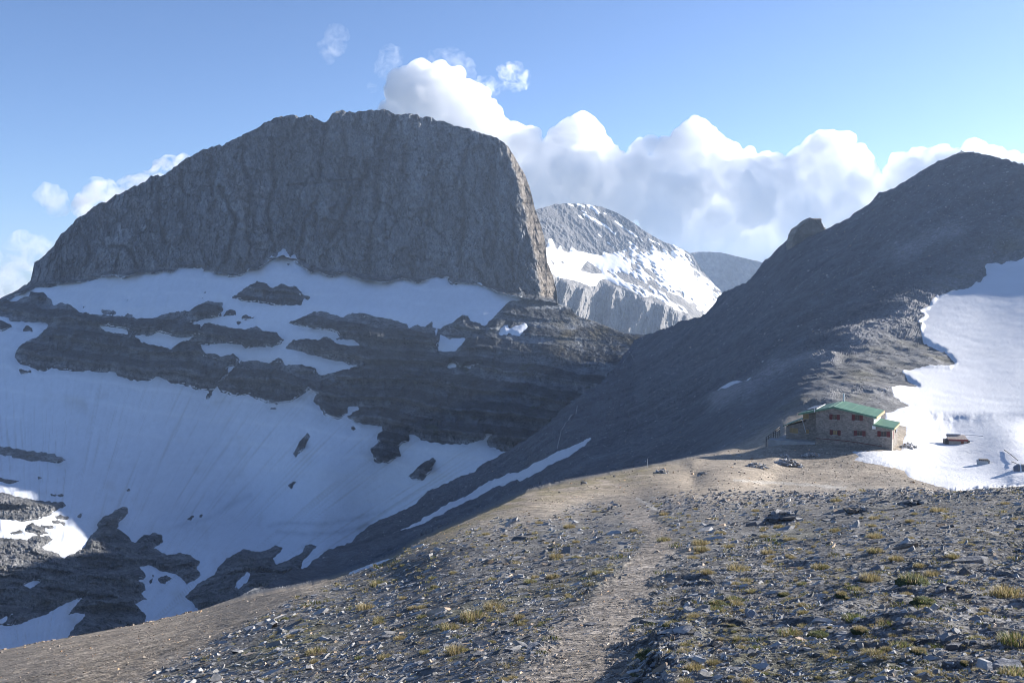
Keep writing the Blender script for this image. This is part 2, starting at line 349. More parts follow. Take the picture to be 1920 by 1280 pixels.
# bands below: strata steps
sc_ = (Z3 + .10*X3 + fbm(X3/90, Y3/90, Z3/200, 3, 51)*14)/17.0
fr = sc_-np.floor(sc_)
stair = sstep(.0, .22, fr)-fr
band = stair*22 + (worley(X3/11+wx*.4, Z3/7+wx*.3, Y3/26, 151)[0]-.5)*7 + (worley(X3/4, Z3/3, Y3/10, 152)[0]-.5)*2.6 + fbm(X3/3.2, Z3/5, Y3/60, 3, 62, .6, True)*1.0 + fbm(X3/40, Z3/60, Y3/60, 2, 63)*6
scree = sstep(800, 1010, PX)*sstep(560, 600, PY)*(1-sstep(700, 790, PY))   # smooth scree between the bands near the pass
slabs = sstep(880, 930, PY)*(1-sstep(640, 700, PX))
u = X3*.55-Y3*.83; v = X3*.83+Y3*.55
slabrel = fbm(u/34, v/120, Z3/40, 4, 71, .55, True)*9 + (worley(u/9, v/26, Z3/9, 153)[0]-.5)*6 + (worley(u/3.6, v/9, Z3/4, 154)[0]-.5)*2.4 + fbm(X3/4, Y3/5, Z3/4, 3, 73, .6, True)*1.6
lowrel = lerp(band*(1-.72*scree), slabrel, slabs)
disp = lerp(lowrel, rel, wmask)
for L_, dep_, w_ in (('413,350 428,385 443,413 433,457 423,492', 16, 4.5), ('398,300 392,330 405,372 398,420', 9, 5), ('340,320 343,367 342,410', 10, 4), ('510,262 513,347 500,393 507,433 512,470', 12, 4), ('207,462 233,463 250,480 256,497 267,515', 12, 4), ('205,465 222,480 218,505', 5, 4), ('610,231 612,262 598,300 603,340', 12, 5), ('688,300 688,327 657,373 640,410 618,451', 14, 4.5), ('829,300 806,381 800,430', 9, 4),
    ('743,222 712,287 708,381 688,487', 12, 5), ('774,217 759,284 752,330', 8, 4), ('540,348 600,343 653,338 690,336', 7, 2.5), ('560,470 575,410 600,360', 8, 4), ('880,262 868,320 872,400 860,500', 7, 3.5), ('925,275 918,350 935,440', 7, 3.5), ('965,420 960,500 968,550', 7, 3), ('460,250 452,300 470,350 462,420 468,480', 12, 4.5), ('300,345 296,400 310,455', 9, 4), ('150,430 170,470 160,520', 7, 4), ('640,230 648,290 640,330', 9, 4), ('90,500 110,470 140,440', 8, 3)):
    wob = fbm(PX/12, PY/12, 0*PX, 4, 22, .65)*13; dep_ = dep_*np.clip(.75+1.6*fbm(PX/30, PY/22, 0*PX, 2, 23), .15, 1.5); w_ = w_*.8
    dd = line_dist(pts(L_), PX+wob, PY)
    rel -= 1.35*dep_*np.exp(-(dd/w_)**2); rel += dep_*.25*np.exp(-((dd-w_*3)/(w_*2.5))**2)
disp = lerp(lowrel, rel, wmask)
rockr = 1-sstep(-13, 1, sdf)
disp = disp*np.where(above > 0, 1, lerp(.05, 1, rockr))
disp = disp*lerp(1, .35, sstep(1050, 1150, PX))
Bd = P(PX, PY, D-disp)
rr = rockr*(1-wmask)
Bd[..., 2] += rr*(fbm(X3/5, Y3/5, Z3/5, 3, 75, .6)*1.2)
# colour
g = fbm(X3/60, Z3/60, Y3/60, 4, 81)
big = fbm(lean/120, Z3/150, 0*X3, 3, 160)+.25*sstep(500, 100, PX)*-1+.35*(1-sstep(150, 480, PX))
c_wall = np.stack([.235+.06*g, .245+.05*g, .258+.04*g], -1)*(1+.5*big[..., None])
c_wall = c_wall*(1+.38*(v1_-.5)+.38*(v2_-.5)+.5*fbm(X3/2.2, Z3/3.5, Y3/300, 3, 82)-.3*np.exp(-e1_/.06))[..., None]  # darker along cell borders: crevice shade in the colour
rust = sstep(.12, .45, fbm(lean/40, Z3/70, 0*X3, 4, 85))[..., None]*(1-sstep(300, 620, PX))[..., None]
rust2 = sstep(.25, .5, fbm(lean/30, Z3/60, 0*X3, 4, 88))[..., None]
c_wall = lerp(c_wall, np.array([.33, .27, .22]), np.clip(rust*.7+rust2*.35, 0, 1))
flat = np.clip(1-np.abs(stair)*3, 0, 1)
c_band = np.stack([.30+.09*g, .32+.08*g, .345+.08*g], -1)*(1+.55*fbm(X3/40, Y3/60, (Z3+.1*X3)/1.6, 3, 84)[..., None]*1.3+.5*(v2_-.5)[..., None])
c_scree = np.array([.078, .085, .095])
fine = sstep(-.1, .25, fbm(X3/14, Y3/20, Z3/6, 4, 86))
cliffness = np.clip(sstep(.62, .72, fr)+(1-sstep(.16, .3, fr))+.3*fine, 0, 1)*(.55+.45*sstep(-.2, .2, fbm(X3/25, Z3/12, Y3/50, 3, 83)))
c_low = lerp(c_scree, c_band, cliffness[..., None])
moss = (sstep(.2, .4, fbm(X3/18, Y3/30, Z3/8, 4, 87))*sstep(640, 700, PX)*sstep(640, 700, PY)*(1-sstep(880, 900, PY)))[..., None]
c_low = lerp(c_low, np.array([.075, .085, .045]), moss*.75)
vs_ = worley(u/6, v/20, Z3/7, 155)[0]; c_slab = np.stack([.28+.09*g, .28+.08*g, .28+.07*g], -1)*(1+.6*(vs_-.5)+.5*fbm(X3/3, Y3/5, Z3/2, 3, 156))[..., None]
c_low = lerp(c_low, c_slab, slabs[..., None])
tan = (sstep(1010, 1060, PX)*sstep(575, 600, PY)*(1-sstep(620, 700, PY))*sstep(-.3, .3, fbm(X3/14, Y3/30, Z3/9, 4, 89)))[..., None]
c_low = lerp(c_low, np.array([.17, .14, .075]), tan*.7)
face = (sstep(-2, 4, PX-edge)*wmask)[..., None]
c_wall = lerp(c_wall, np.array([.37, .315, .26])*(1+.25*g[..., None]), face*.85)  # tan limestone, painted lighter to strengthen the sunlit face
colC = np.clip(lerp(c_low, c_wall, wmask[..., None]), .02, .8)
# back side of the crest
back = []; 
topp = Bd[0]
rows = [topp + np.stack([0*xs, 0*xs+k*14.0, 0*xs-(k**1.25)*9.0], -1) for k in range(10, 0, -1)]
full = np.concatenate([np.stack(rows), Bd], 0)
colf = np.concatenate([np.repeat(colC[:1], 10, 0), colC], 0)
cirque = tag(link('mountain', grid_mesh('mountain', full, M_wall, colf, smooth=False)), kind='structure')
def add_snow(name, Pb, sdf_, pxm, mat, up, cap, colr, lim=-3.0):
    keep = sdf_ > lim
    cm = keep[:-1,:-1] | keep[1:,:-1] | keep[:-1,1:] | keep[1:,1:]
    h = np.clip(sdf_*.45*pxm, -2.2*pxm, None); h = np.where(h > 0, cap*(1-np.exp(-h/cap)), h)
    Ps = Pb + h[..., None]*np.array(up)
    return tag(link(name, grid_mesh(name, Ps, mat, colr, mask=cm)), kind='structure')
# snow with faint dirt streaks running down the bowl
ang = np.arctan2(PX-60, 1380-PY)
st = fbm(ang*60, (PY)/260, 0*PX, 4, 91, .6)+.8*fbm(ang*190, PY/110, 0*PX, 3, 98, .6)
dirt = sstep(.05, .5, st)*.5+sstep(.1, .5, fbm(PX/60, PY/60, 0*PX, 4, 92))*.5
bowl = sstep(700, 760, PY)
base = np.array([.72, .75, .80])
colS = base*(1-(.07+.26*bowl[..., None])*dirt[..., None]*np.array([.9, 1.05, 1.3]))
stain = line_dist(pts('330,990 350,983 400,970 430,950 470,930'), PX, PY)
l2 = np.minimum(line_dist(pts('505,988 530,982 600,985 660,975 720,960'), PX, PY), line_dist(pts('520,998 560,1003 640,1000 690,985'), PX, PY))
colS = colS*(1-.22*np.exp(-(l2/4)**2)*(.7+fbm(PX/9, PY/4, 0*PX, 3, 95)).clip(0, 1))[..., None]
colS = colS*(1-.12*np.exp(-(stain/5)**2))[..., None]
Sn = Bd.copy()
Sn[..., 2] += fbm(X3/6, Y3/14, Z3/30, 3, 96)*.35*sstep(3, 12, sdf) + fbm(ang*26, PY/300, 0*PX, 3, 97)*.9*sstep(3, 14, sdf)
add_snow('snow', Sn, sdf, D/FOC, M_snow, (0, -.55, .83), 1.6, colS)
CG = dict(xs=xs, PY=PY, B=Bd)
# ================================================================== SECOND PEAK, far behind the pass, snow on its face
crestD = pts('700,470 850,430 940,410 1006,393 1041,383 1064,381 1101,383 1129,388 1157,399 1185,416 1213,436 1241,452 1269,462 1297,476 1312,500 1340,535 1362,556 1400,585 1500,640')
xs = np.concatenate([np.linspace(700, 985, 24)[:-1], np.arange(985, 1400, 1.7), np.linspace(1402, 1500, 10)])
top = np.interp(xs, crestD[:,0], crestD[:,1])+fbm(xs/9, 0*xs, 0*xs, 4, 105)*3
t = np.linspace(0, 1, 200)[:, None]; bot = 0*xs+670
PY = top*(1-t)+bot*t; PX = np.broadcast_to(xs, PY.shape).copy()
cliff = sinterp(xs, [700, 1025, 1064, 1106, 1134, 1157, 1207, 1244, 1300, 1340, 1500], [500, 508, 523, 538, 523, 535, 557, 562, 592, 600, 640], 24)[None]
# ledge line between upper rock (steep), snow slope (gentler) and lower cliff (steep)
upl = sinterp(xs, [700, 1025, 1067, 1129, 1168, 1219, 1267, 1300, 1340, 1500], [440, 462, 473, 490, 468, 470, 478, 497, 534, 600], 60)[None]
D = 2400+1.1*(PX-1180)
D = D - 1.2*np.minimum(PY-upl, 0)*-1*-1 - 2.6*np.clip(PY-upl, 0, None)+2.0*np.clip(PY-cliff, 0, None)
B = P(PX, PY, D); X3, Y3, Z3 = B[...,0], B[...,1], B[...,2]
sdf = poly_sdf(pts('1000,470 1025,464 1029,448 1035,448 1044,469 1050,459 1057,471 1067,474 1071,462 1084,471 1101,474 1129,479 1132,471 1143,476 1168,469 1185,458 1196,471 1219,471 1222,458 1238,472 1244,467 1256,475 1264,461 1281,469 1289,481 1297,497 1314,514 1340,534 1358,551 1345,562 1334,579 1323,590 1306,579 1278,557 1244,545 1258,562 1285,577 1290,588 1261,579 1222,554 1207,557 1185,545 1157,534 1134,523 1125,525 1117,537 1106,537 1084,528 1064,523 1044,520 1025,506 1000,500'), PX, PY)
for p_, wd in (('1095,402 1117,414 1134,423 1154,438', 2.2), ('1154,416 1172,428 1185,437 1205,450', 2.2), ('1103,385 1112,390 1121,399', 3), ('1081,382 1095,388', 2), ('1139,454 1151,464', 1.6), ('1064,381 1075,386', 1.4), ('1085,405 1094,411', 1.3), ('1215,448 1235,458', 2), ('1262,461 1290,480', 3), ('1180,455 1195,465', 2.5), ('1122,440 1128,444', 1.2), ('1290,480 1300,497', 3), ('1310,515 1350,548', 5), ('1130,398 1136,402', 1.2), ('1091,395 1100,400', 1.2)):
    sdf = np.maximum(sdf, wd-line_dist(pts(p_), PX, PY))
for s_ in ('1154,512 1168,512 1193,523 1216,534 1217,545 1196,534 1171,528', '1216,526 1226,524 1241,545 1225,541', '1087,506 1101,489 1126,506 1129,513 1105,512', '1170,472 1178,470 1182,487 1172,482', '1182,492 1194,498 1192,506 1184,502', '1137,508 1142,508 1153,517 1150,518', '1032,488 1040,492 1038,496', '1048,488 1058,491 1056,495', '1208,502 1218,505 1232,520 1228,524 1212,512', '1190,478 1196,478 1192,488'):
    sdf = np.minimum(sdf, -poly_sdf(pts(s_), PX, PY))
# many slivers of rock lying along the fall of the strata
uu = (PX*.80+PY*.60); vv = (-PX*.60+PY*.80)
sl = fbm(uu/16, vv/4.2, 0*PX, 3, 111)
sl = sstep(.02, .18, sl)*sstep(1120, 1200, PX)*(.6+.4*sstep(0, 60, PX-1180))
sdf = sdf - sl*13 + fbm(PX/7, PY/7, 0*PX, 3, 112)*2.4
rock = 1-sstep(-1, 3, sdf)
lowcl = sstep(0, 10, PY-cliff); upcl = sstep(0, 8, upl-PY)
rel = lowcl*(fbm((X3-.25*Z3)/75, Z3/260, 0*X3, 3, 121, .5, True)*42+fbm((X3-.25*Z3)/22, Z3/70, 0*X3, 4, 122, .6, True)*14) \
    + upcl*(fbm((X3+Z3)/60, (Z3-.8*X3)/200, 0*X3, 3, 123, .55, True)*8+fbm(X3/14, Z3/20, 0*X3, 4, 124, .6, True)*4.5)
rel += rock*fbm(X3/12, Z3/12, Y3/30, 3, 125)*5
Bd = P(PX, PY, D-rel)
g = fbm(X3/80, Z3/80, 0*X3, 4, 126)
colD = np.stack([.30+.08*g, .285+.07*g, .27+.06*g], -1)
colD = colD*.8
colD = lerp(colD, np.array([.125, .125, .13]), upcl[..., None]*.8)  # shade of the upper dome put into a darker colour
rows = [Bd[0]+np.stack([0*xs, 0*xs+k*40.0, 0*xs-k*22.0], -1) for k in range(8, 0, -1)]
tag(link('mountain', grid_mesh('mountain', np.concatenate([np.stack(rows), Bd]), M_far, np.concatenate([np.repeat(colD[:1], 8, 0), colD]), smooth=False)), kind='structure')
add_snow('snow', Bd, sdf, D/FOC, M_snow, (.2, -.7, .7), 4, np.broadcast_to(np.array([.84, .84, .86]), Bd.shape), lim=-2)
# third, farthest ridge
xs = np.arange(1220, 1560, 2.2); top = np.interp(xs, [1220, 1278, 1300, 1320, 1350, 1380, 1400, 1427, 1470, 1560], [500, 479, 473, 472, 473, 480, 485, 491, 505, 540])+fbm(xs/8, 0*xs, 0*xs, 4, 131)*2
t = np.linspace(0, 1, 90)[:, None]; PY = top*(1-t)+620*t; PX = np.broadcast_to(xs, PY.shape).copy()
D = 3250-1.5*(PX-1300)*.6-1.6*(PY-480); B = P(PX, PY, D); X3, Y3, Z3 = B[...,0], B[...,1], B[...,2]
rel = fbm((X3+.4*Z3)/70, Z3/200, 0*X3, 4, 132, .6, True)*30
Bd = P(PX, PY, D-rel); g = fbm(X3/60, Z3/30, 0*X3, 4, 133)
colE = np.stack([.22+.06*g, .215+.05*g, .21+.05*g], -1)
rows = [Bd[0]+np.stack([0*xs, 0*xs+k*40.0, 0*xs-k*22.0], -1) for k in range(6, 0, -1)]
tag(link('mountain', grid_mesh('mountain', np.concatenate([np.stack(rows), Bd]), M_far, np.concatenate([np.repeat(colE[:1], 6, 0), colE]))), kind='structure')
# ================================================================== THE NEAR RIDGE, HUT PLATEAU AND THE BIG HILL (one continuous ground sheet)
skyG = pts('-1200,1420 -600,1320 -200,1250 0,1218 165,1187 268,1168 378,1142 447,1118 564,1067 640,1025 784,939 932,860 955,846 1005,814 1063,763 1135,713 1171,668 1190,640 1215,630 1236,623 1281,604 1314,596 1337,576 1345,562 1357,551 1399,528 1421,506 1427,497 1463,464 1477,453 1510,440 1551,431 1572,420 1605,402 1632,385 1646,367 1679,355 1727,324 1756,306 1801,290 1827,291 1875,298 1920,315 2100,385 2400,430 3400,520')
K2 = pts('-1200,1419 0,1217 268,1167 378,1141 470,1118 580,1096 640,1078 698,1059 743,1040 784,1013 846,986 922,953 987,922 1052,906 1155,886 1207,877 1259,866 1340,851 1400,832 1440,812 1470,795 1520,790 1600,800 1720,815 3400,832')
K1 = pts('900,990 1000,966 1100,948 1200,940 1300,932 1500,928 1600,925 1700,920 1790,921 1830,916 1920,911 2100,905 3400,900')
near = [(960,1280,8.5),(1300,1280,7.7),(1700,1280,6.7),(1920,1280,6.3),(700,1280,10.7),(450,1280,13.6),(250,1280,17.1),(0,1280,24),(-600,1400,25),(-1200,1500,35),
 (960,1150,15.2),(1400,1150,12.4),(1900,1150,10.5),(600,1150,24.5),(300,1180,36),(1000,1050,27),(1400,1050,20.5),(1900,1050,16),(750,1070,35),
 (1000,990,44),(1400,980,33),(1900,980,22),(1100,955,66),(1300,938,56),(1600,934,40),(1850,921,31),(1920,920,29.5),(2400,915,26),(3400,910,23),
 (960,3500,1.0),(-600,3500,1.3),(2400,3500,.93),(3400,3500,.9),(-1200,3500,1.5),(3400,1280,5.0),(2400,1280,5.7),(2400,1050,14),
 (640,1088,40),(743,1042,44),(846,988,57),(560,1110,37),(378,1143,47),(0,1222,45),(120,1250,24.8),(-600,1330,60)]
mid = [p for p in near if p[0] <= 1100]+[(1200,955,62),(1300,938,56),(1300,905,104),(1300,872,128),(1200,888,116),(1100,904,103),(1000,932,81),(1450,870,135),(1600,862,141),(1600,895,125),(1600,925,108),(1750,912,118),(1900,900,122),(1900,860,140),
 (1400,836,176),(1420,822,184),(1440,812,184),(1470,797,181),(1480,826,161),(1530,828,157),(1676,846,150),(1600,838,153),(2400,880,128),(3400,870,130),(1450,905,118),(1900,930,112),(3400,930,108),(1540,792,176),(1650,802,168),(1900,800,180),(2400,800,150)]
far = [(564,1069,290),(640,1030,330),(784,942,400),(932,863,480),(955,850,500),(1063,766,560),(1135,716,680),(1171,672,780),(1205,631,870),(740,1003,340),(908,925,390),(1025,868,350),(1108,828,370),
 (1200,800,370),(1300,740,400),(1340,800,250),(1400,780,228),(1440,806,186),(1470,790,184),(1450,700,330),(1300,650,600),(1400,600,550),(1400,530,700),(1477,455,690),(1551,433,670),(1646,369,650),(1727,326,640),(1801,292,630),(1920,317,560),(1500,550,520),(1600,500,520),(1700,420,540),(1800,400,520),
 (1500,748,205),(1560,725,225),(1650,640,310),(1780,530,410),(1850,600,335),(1900,700,243),(1700,700,245),(1900,500,415),(1900,400,490),(1750,780,192),(1900,800,180),(1540,792,176),(1650,802,168),
 (2400,432,400),(2400,550,300),(2400,700,205),(2400,800,165),(3400,522,300),(3400,700,190),(3400,800,155),(1480,826,161),(1676,846,150),(1900,860,140)]
far0 = [(378,1135,160),(0,1210,120),(-600,1310,110),(-1200,1410,65)]
tpsN = TPS([(x, y) for x, y, d in near], np.array([1/d for x, y, d in near]), 2e-4)
tpsM = TPS([(x, y) for x, y, d in mid], np.array([1/d for x, y, d in mid]), 2e-4)
tpsF = TPS([(x, y) for x, y, d in far+far0], np.log([d for x, y, d in far+far0]), 2e-3)
xs = np.concatenate([np.linspace(-1200, -40, 50)[:-1], np.arange(-40, 1962, 1.9), np.linspace(1964, 3400, 60)])
top = np.interp(xs, skyG[:,0], skyG[:,1]) + fbm(xs/10, 0*xs, 0*xs+2, 4, 205, .6)*2.4*sstep(1250, 1330, xs) + fbm(xs/6, 0*xs, 0*xs+2, 3, 206, .6)*.8
tt = np.linspace(0, 1, 560)
tt = tt
r1 = top[None]*(1-tt[:, None])+1300*tt[:, None]
r2 = np.array([1300+2.2*k+.34*k*k for k in range(1, 78)])
PY = np.concatenate([r1, np.broadcast_to(r2[:, None], (len(r2), len(xs)))], 0); PX = np.broadcast_to(xs, PY.shape).copy()
def above_line(line, x, y):
    """signed: + when above the line in the photo"""
    yl = np.interp(x, line[:,0], line[:,1]); return yl-y
k2s = above_line(K2, PX, PY)
k1s = above_line(K1, PX, PY)
ww = sinterp(PX, [1380, 1500], [8, 46], 60)
w2 = sstep(-ww*.3, ww, k2s + fbm(PX/25, PY/25, 0*PX, 3, 207)*2)
k1s = k1s+fbm(PX/30, 0*PX, 0*PX, 3, 208)*9*sstep(1500, 1800, PX)
w1a = sinterp(PX, [1300, 1650, 1780], [30, 16, 2.5], 60)
w1 = sstep(-w1a, w1a*.8, k1s)
iN = np.maximum(tpsN(PX, PY), 1/140.); iM = np.maximum(tpsM(PX, np.minimum(PY, 1700)), 1/400.)
iA = lerp(iN, iM, w1); iF = np.exp(-tpsF(PX, np.minimum(PY, 1400)))
D = 1/np.exp(lerp(np.log(iA), np.log(iF), w2))
# the bank beside the path, low in the picture
def world(x, y, d): return P(x, y, d)
B = P(PX, PY, D); X3, Y3, Z3 = B[...,0], B[...,1], B[...,2]
farW = sstep(150, 260, D)*w2
# zones -----------------------------------------------------------------------------------
SNOW_G = [pts('1660,774 1696,767 1707,761 1675,749 1671,734 1687,725 1721,723 1707,714 1692,699 1696,691 1727,687 1781,688 1792,681 1775,661 1733,640 1725,621 1729,612 1720,606 1734,594 1723,586 1738,578 1753,560 1768,552 1816,539 1838,529 1851,518 1847,503 1854,497 1881,493 1920,481 2100,430 2400,470 3400,560 3400,895 2100,899 1920,911 1830,916 1793,922 1748,908 1702,894 1696,882 1642,870 1601,862 1610,855 1597,846 1640,845 1690,843 1700,800 1660,790'),
 pts('735,1003 805,967 908,917 1025,860 1045,848 1108,826 1108,829 1081,846 1027,875 984,898 936,917 908,932 826,967 777,987'),
 pts('650,1076 692,1058 743,1043 722,1052 674,1072'), pts('1345,745 1350,735 1365,728 1409,718 1395,727 1362,740')]
sdf = np.full(PY.shape, -60, F32)
for k, p in enumerate(SNOW_G):
    s = poly_sdf(p, PX, PY); sdf = np.maximum(sdf, s)
sdf = sdf + fbm(PX/18, PY/9, 0*PX, 3, 209)*4*sstep(1500, 1650, PX) + fbm(PX/5, PY/3, 0*PX, 2, 210)*1.2
sdf = np.where((k1s > -3) | (PX < 1300), sdf, -60)
path_c = pts('1040,1320 1080,1270 1105,1200 1150,1130 1205,1065 1245,1015 1215,980 1175,955 1190,925 1260,905 1400,893 1500,897')
pd = line_dist(path_c, PX, PY)
pwid = np.interp(PY, [880, 930, 1000, 1100, 1200, 1300, 1700], [6, 12, 18, 38, 66, 92, 420])
path = 1-sstep(.45, 1.5, (pd + fbm(PX/45, PY/28, 0*PX, 4, 211, .65)*pwid*1.3)/pwid)
path = path*(1-w1*.5)
rockyK = sinterp(PX, [-1200, 0, 240, 400, 520, 640, 760, 900, 1100, 1400, 1900, 3400], [1900, 1420, 1290, 1200, 1140, 1085, 1030, 985, 950, 932, 905, 900], 40)
rocky = sstep(-32, 42, PY-rockyK+fbm(PX/50, PY/30, 0*PX, 3, 212)*30)*(1-w2)          # near stony zone v. brown scree at lower left
plateau = w1*(1-w2)
# relief -----------------------------------------------------------------------------------
fade = 1-sstep(1, 6, sdf)*.93
dz = 0
dz = dz + farW*(fbm(X3/30, Y3/45, Z3*0, 4, 221)*4.0 + fbm(X3/8, Y3/14, Z3/8, 3, 222, .6)*1.1)
dz = dz + farW*(fbm(X3/3.2, Y3/5, Z3/4, 3, 242, .6, True)*.6*sstep(230, 450, D))
dz = dz + (w2)*(fbm((X3*.8+Y3*.6)/60, (Y3*.8-X3*.6)/9, 0*X3, 3, 226, .6, True)*1.2)*sstep(180, 400, D)
dz = dz + (1-farW)*(1-path*.8)*(.15+.85*rocky)*(fbm(X3/6, Y3/9, 0*X3, 3, 223)*.22*sstep(8, 40, D)+fbm(X3/1.5, Y3/2.4, 0*X3, 3, 224, .55)*.10*(1-sstep(60, 120, D)))
nr_ = rocky*(1-path)*(1-sstep(14, 30, D))*sstep(900, 1250, PX)
st_ = (X3*.35+Y3*.94+fbm(X3/2.5, Y3/2.5, 0*X3, 3, 246)*1.6)/1.15; fs_ = st_-np.floor(st_)
dz = dz + nr_*((sstep(0, .3, fs_)-fs_)*.10*sstep(-.15, .2, fbm(X3/3, Y3/3, 0*X3, 2, 247))+fbm(X3/.9, Y3/1.3, 0*X3, 3, 248, .55, True)*.05)
dz = dz + (1-farW)*fbm(X3/.5, Y3/.8, 0*X3, 3, 225, .55)*.035*(1-sstep(20, 50, D))*(1-path*.7)
# outcrop ribs on the hill between hut and spine, and strata lines
rib = np.exp(-(line_dist(pts('1345,755 1400,735 1450,700 1500,680 1560,672'), PX, PY)/16)**2)
dz = dz + rib*(1.2+fbm(X3/6, Y3/10, 0*X3, 4, 227, .6, True)*.5)
rib2 = np.exp(-(line_dist(pts('1600,640 1680,600 1760,560'), PX, PY)/22)**2)+np.exp(-(line_dist(pts('1560,740 1620,735 1680,742'), PX, PY)/12)**2)+np.exp(-(line_dist(pts('1690,480 1740,450 1790,440'), PX, PY)/22)**2)
dz = dz + rib2*fbm(X3/7, Y3/12, 0*X3, 4, 228, .6, True)*.45
dz = dz*fade*(1-.95*4*w1*(1-w1)*sstep(1300, 1500, PX))*(1-.9*4*w2*(1-w2))
dz = dz + np.where(sdf > 0, fbm(X3/5, Y3/7, 0*X3, 4, 229, .55)*.16, 0)
# bank on the right of the path near the camera; the path is worn in
bank = pts('1205,1300 1190,1240 1205,1195 1250,1150 1290,1110 1320,1075')
bx = sinterp(PY, [900, 1040, 1075, 1110, 1150, 1195, 1240, 1300, 1700], [1400, 1330, 1312, 1290, 1252, 1210, 1192, 1190, 1200])
lift = sstep(0, 75, PX-bx+fbm(PX/26, PY/16, 0*PX, 4, 245, .6)*60)*sstep(1080, 1210, PY)*(1-sstep(1350, 1700, PY))
dz = dz + lift*.17*np.exp(-np.maximum(PX-bx-26, 0)/330)
# shallow excavation round the shed in the snow
GB = B.copy(); GB[..., 2] += dz
# colours ------------------------------------------------------------------------------------
g1 = fbm(X3/7, Y3/10, 0*X3, 4, 231); g2 = fbm(X3/1.2, Y3/2, 0*X3, 3, 232)
one = np.ones(PY.shape+(1,))
c_near = np.array([.15, .145, .14])*(1+.25*g1[..., None]+.2*g2[..., None])
c_path = np.array([.25, .22, .19])*(1+.2*g2[..., None]+.15*g1[..., None])
c_plat = np.array([.195, .193, .192])*(1+.25*fbm(X3/5, Y3/16, 0*X3, 4, 233))[..., None]
c_brown = np.array([.27, .228, .18])*(1+.2*fbm(X3/9, Y3/9, 0*X3, 4, 234))[..., None]
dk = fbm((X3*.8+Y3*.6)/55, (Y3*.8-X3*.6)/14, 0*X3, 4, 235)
c_shaded = np.array([.090, .097, .108])*(1+.45*dk+.35*fbm(X3/6, Y3/12, 0*X3, 3, 236))[..., None]  # flank's shade put into its base colour, dark and bluish
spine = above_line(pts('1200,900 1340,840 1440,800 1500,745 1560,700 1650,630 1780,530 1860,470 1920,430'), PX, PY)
lit = sstep(60, -40, spine)*0+ (1-sstep(-40, 70, spine))  # sunlit side of the spine, given the lighter colour
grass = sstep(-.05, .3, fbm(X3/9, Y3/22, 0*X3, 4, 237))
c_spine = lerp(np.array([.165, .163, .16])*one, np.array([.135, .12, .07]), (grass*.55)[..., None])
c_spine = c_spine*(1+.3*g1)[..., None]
c_far = lerp(c_shaded, c_spine, (lit*sstep(1280, 1400, PX))[..., None])
c_far = lerp(c_far, np.array([.26, .25, .245])*(1+.3*fbm(X3/4, Y3/6, 0*X3, 3, 238))[..., None], np.clip(rib+rib2*.8, 0, 1)[..., None]*.7)
c_mid = lerp(c_plat, c_near, ((1-w1))[..., None])
c_mid = lerp(c_brown, c_mid, rocky[..., None])
c_mid = lerp(c_mid, c_path, (path*rocky)[..., None])
rim = np.exp(-(np.maximum(-k2s-2, 0)/26)**2)*(1-w2)*sstep(560, 760, PX)*(1-sstep(1180, 1330, PX))
c_mid = lerp(c_mid, np.array([.17, .145, .07]), (rim*.75*sstep(-.25, .2, fbm(X3/2.2, Y3/6, 0*X3, 3, 239)))[..., None])
gp = sstep(.05, .3, fbm(X3/3.2, Y3/7, 0*X3, 4, 240))*(1-path)*rocky
c_mid = lerp(c_mid, np.array([.115, .112, .055]), (gp*.5*(.6+.7*sstep(1050, 1200, PY)))[..., None])
pale = (1-sstep(2, 5, line_dist(pts('1195,935 1215,947 1240,955'), PX, PY)))+(1-sstep(1, 4, line_dist(pts('1378,900 1420,903 1490,907 1560,912 1585,914'), PX, PY)+fbm(PX/20, PY/9, 0*PX, 3, 241)*4))
c_mid = lerp(c_mid, np.array([.33, .31, .28]), (np.clip(pale, 0, 1)*.7)[..., None])
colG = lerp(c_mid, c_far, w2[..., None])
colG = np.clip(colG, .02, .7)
# hut forecourt: same plateau gravel
nb = 14
rows = [GB[0]+np.stack([0*xs, 0*xs+k*np.maximum(D[0]*.02, 2.5), 0*xs-(k**1.35)*np.maximum(D[0]*.013, 1.6)], -1) for k in range(nb, 0, -1)]
fullG = np.concatenate([np.stack(rows), GB]); colF = np.concatenate([np.repeat(colG[:1], nb, 0), colG])
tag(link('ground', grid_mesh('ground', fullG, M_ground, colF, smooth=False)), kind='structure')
up = np.where((D > 0)[..., None], np.array([0, 0, 1.0]), 0)
pxm = D/FOC
keep = sdf > -3; cm = keep[:-1,:-1] | keep[1:,:-1] | keep[:-1,1:] | keep[1:,1:]
h = np.clip(sdf*.45*pxm, -2.2*pxm, None); h = np.where(h > 0, .22*(1-np.exp(-h/.22)), h)
Ps = GB.copy(); Ps[..., 2] += h
right = (PX > 1550)
cS = np.broadcast_to(np.array([.68, .68, .69]), GB.shape)*(1-.06*sstep(0, .5, fbm(X3/14, Y3/30, 0*X3, 4, 251)))[..., None]
me_ = grid_mesh('snow', Ps, M_snow2, cS, mask=cm & right[:-1, :-1]); tag(link('snow', me_), kind='structure')
me_ = grid_mesh('snow', Ps, M_snow, cS*.95, mask=cm & ~right[:-1, :-1]); tag(link('snow', me_), kind='structure')
G = dict(xs=xs, PY=PY, B=np.where((sdf > 0)[..., None], Ps, GB), D=D, path=path, rocky=rocky, w1=w1, w2=w2, k1=k1s, sdf=sdf)
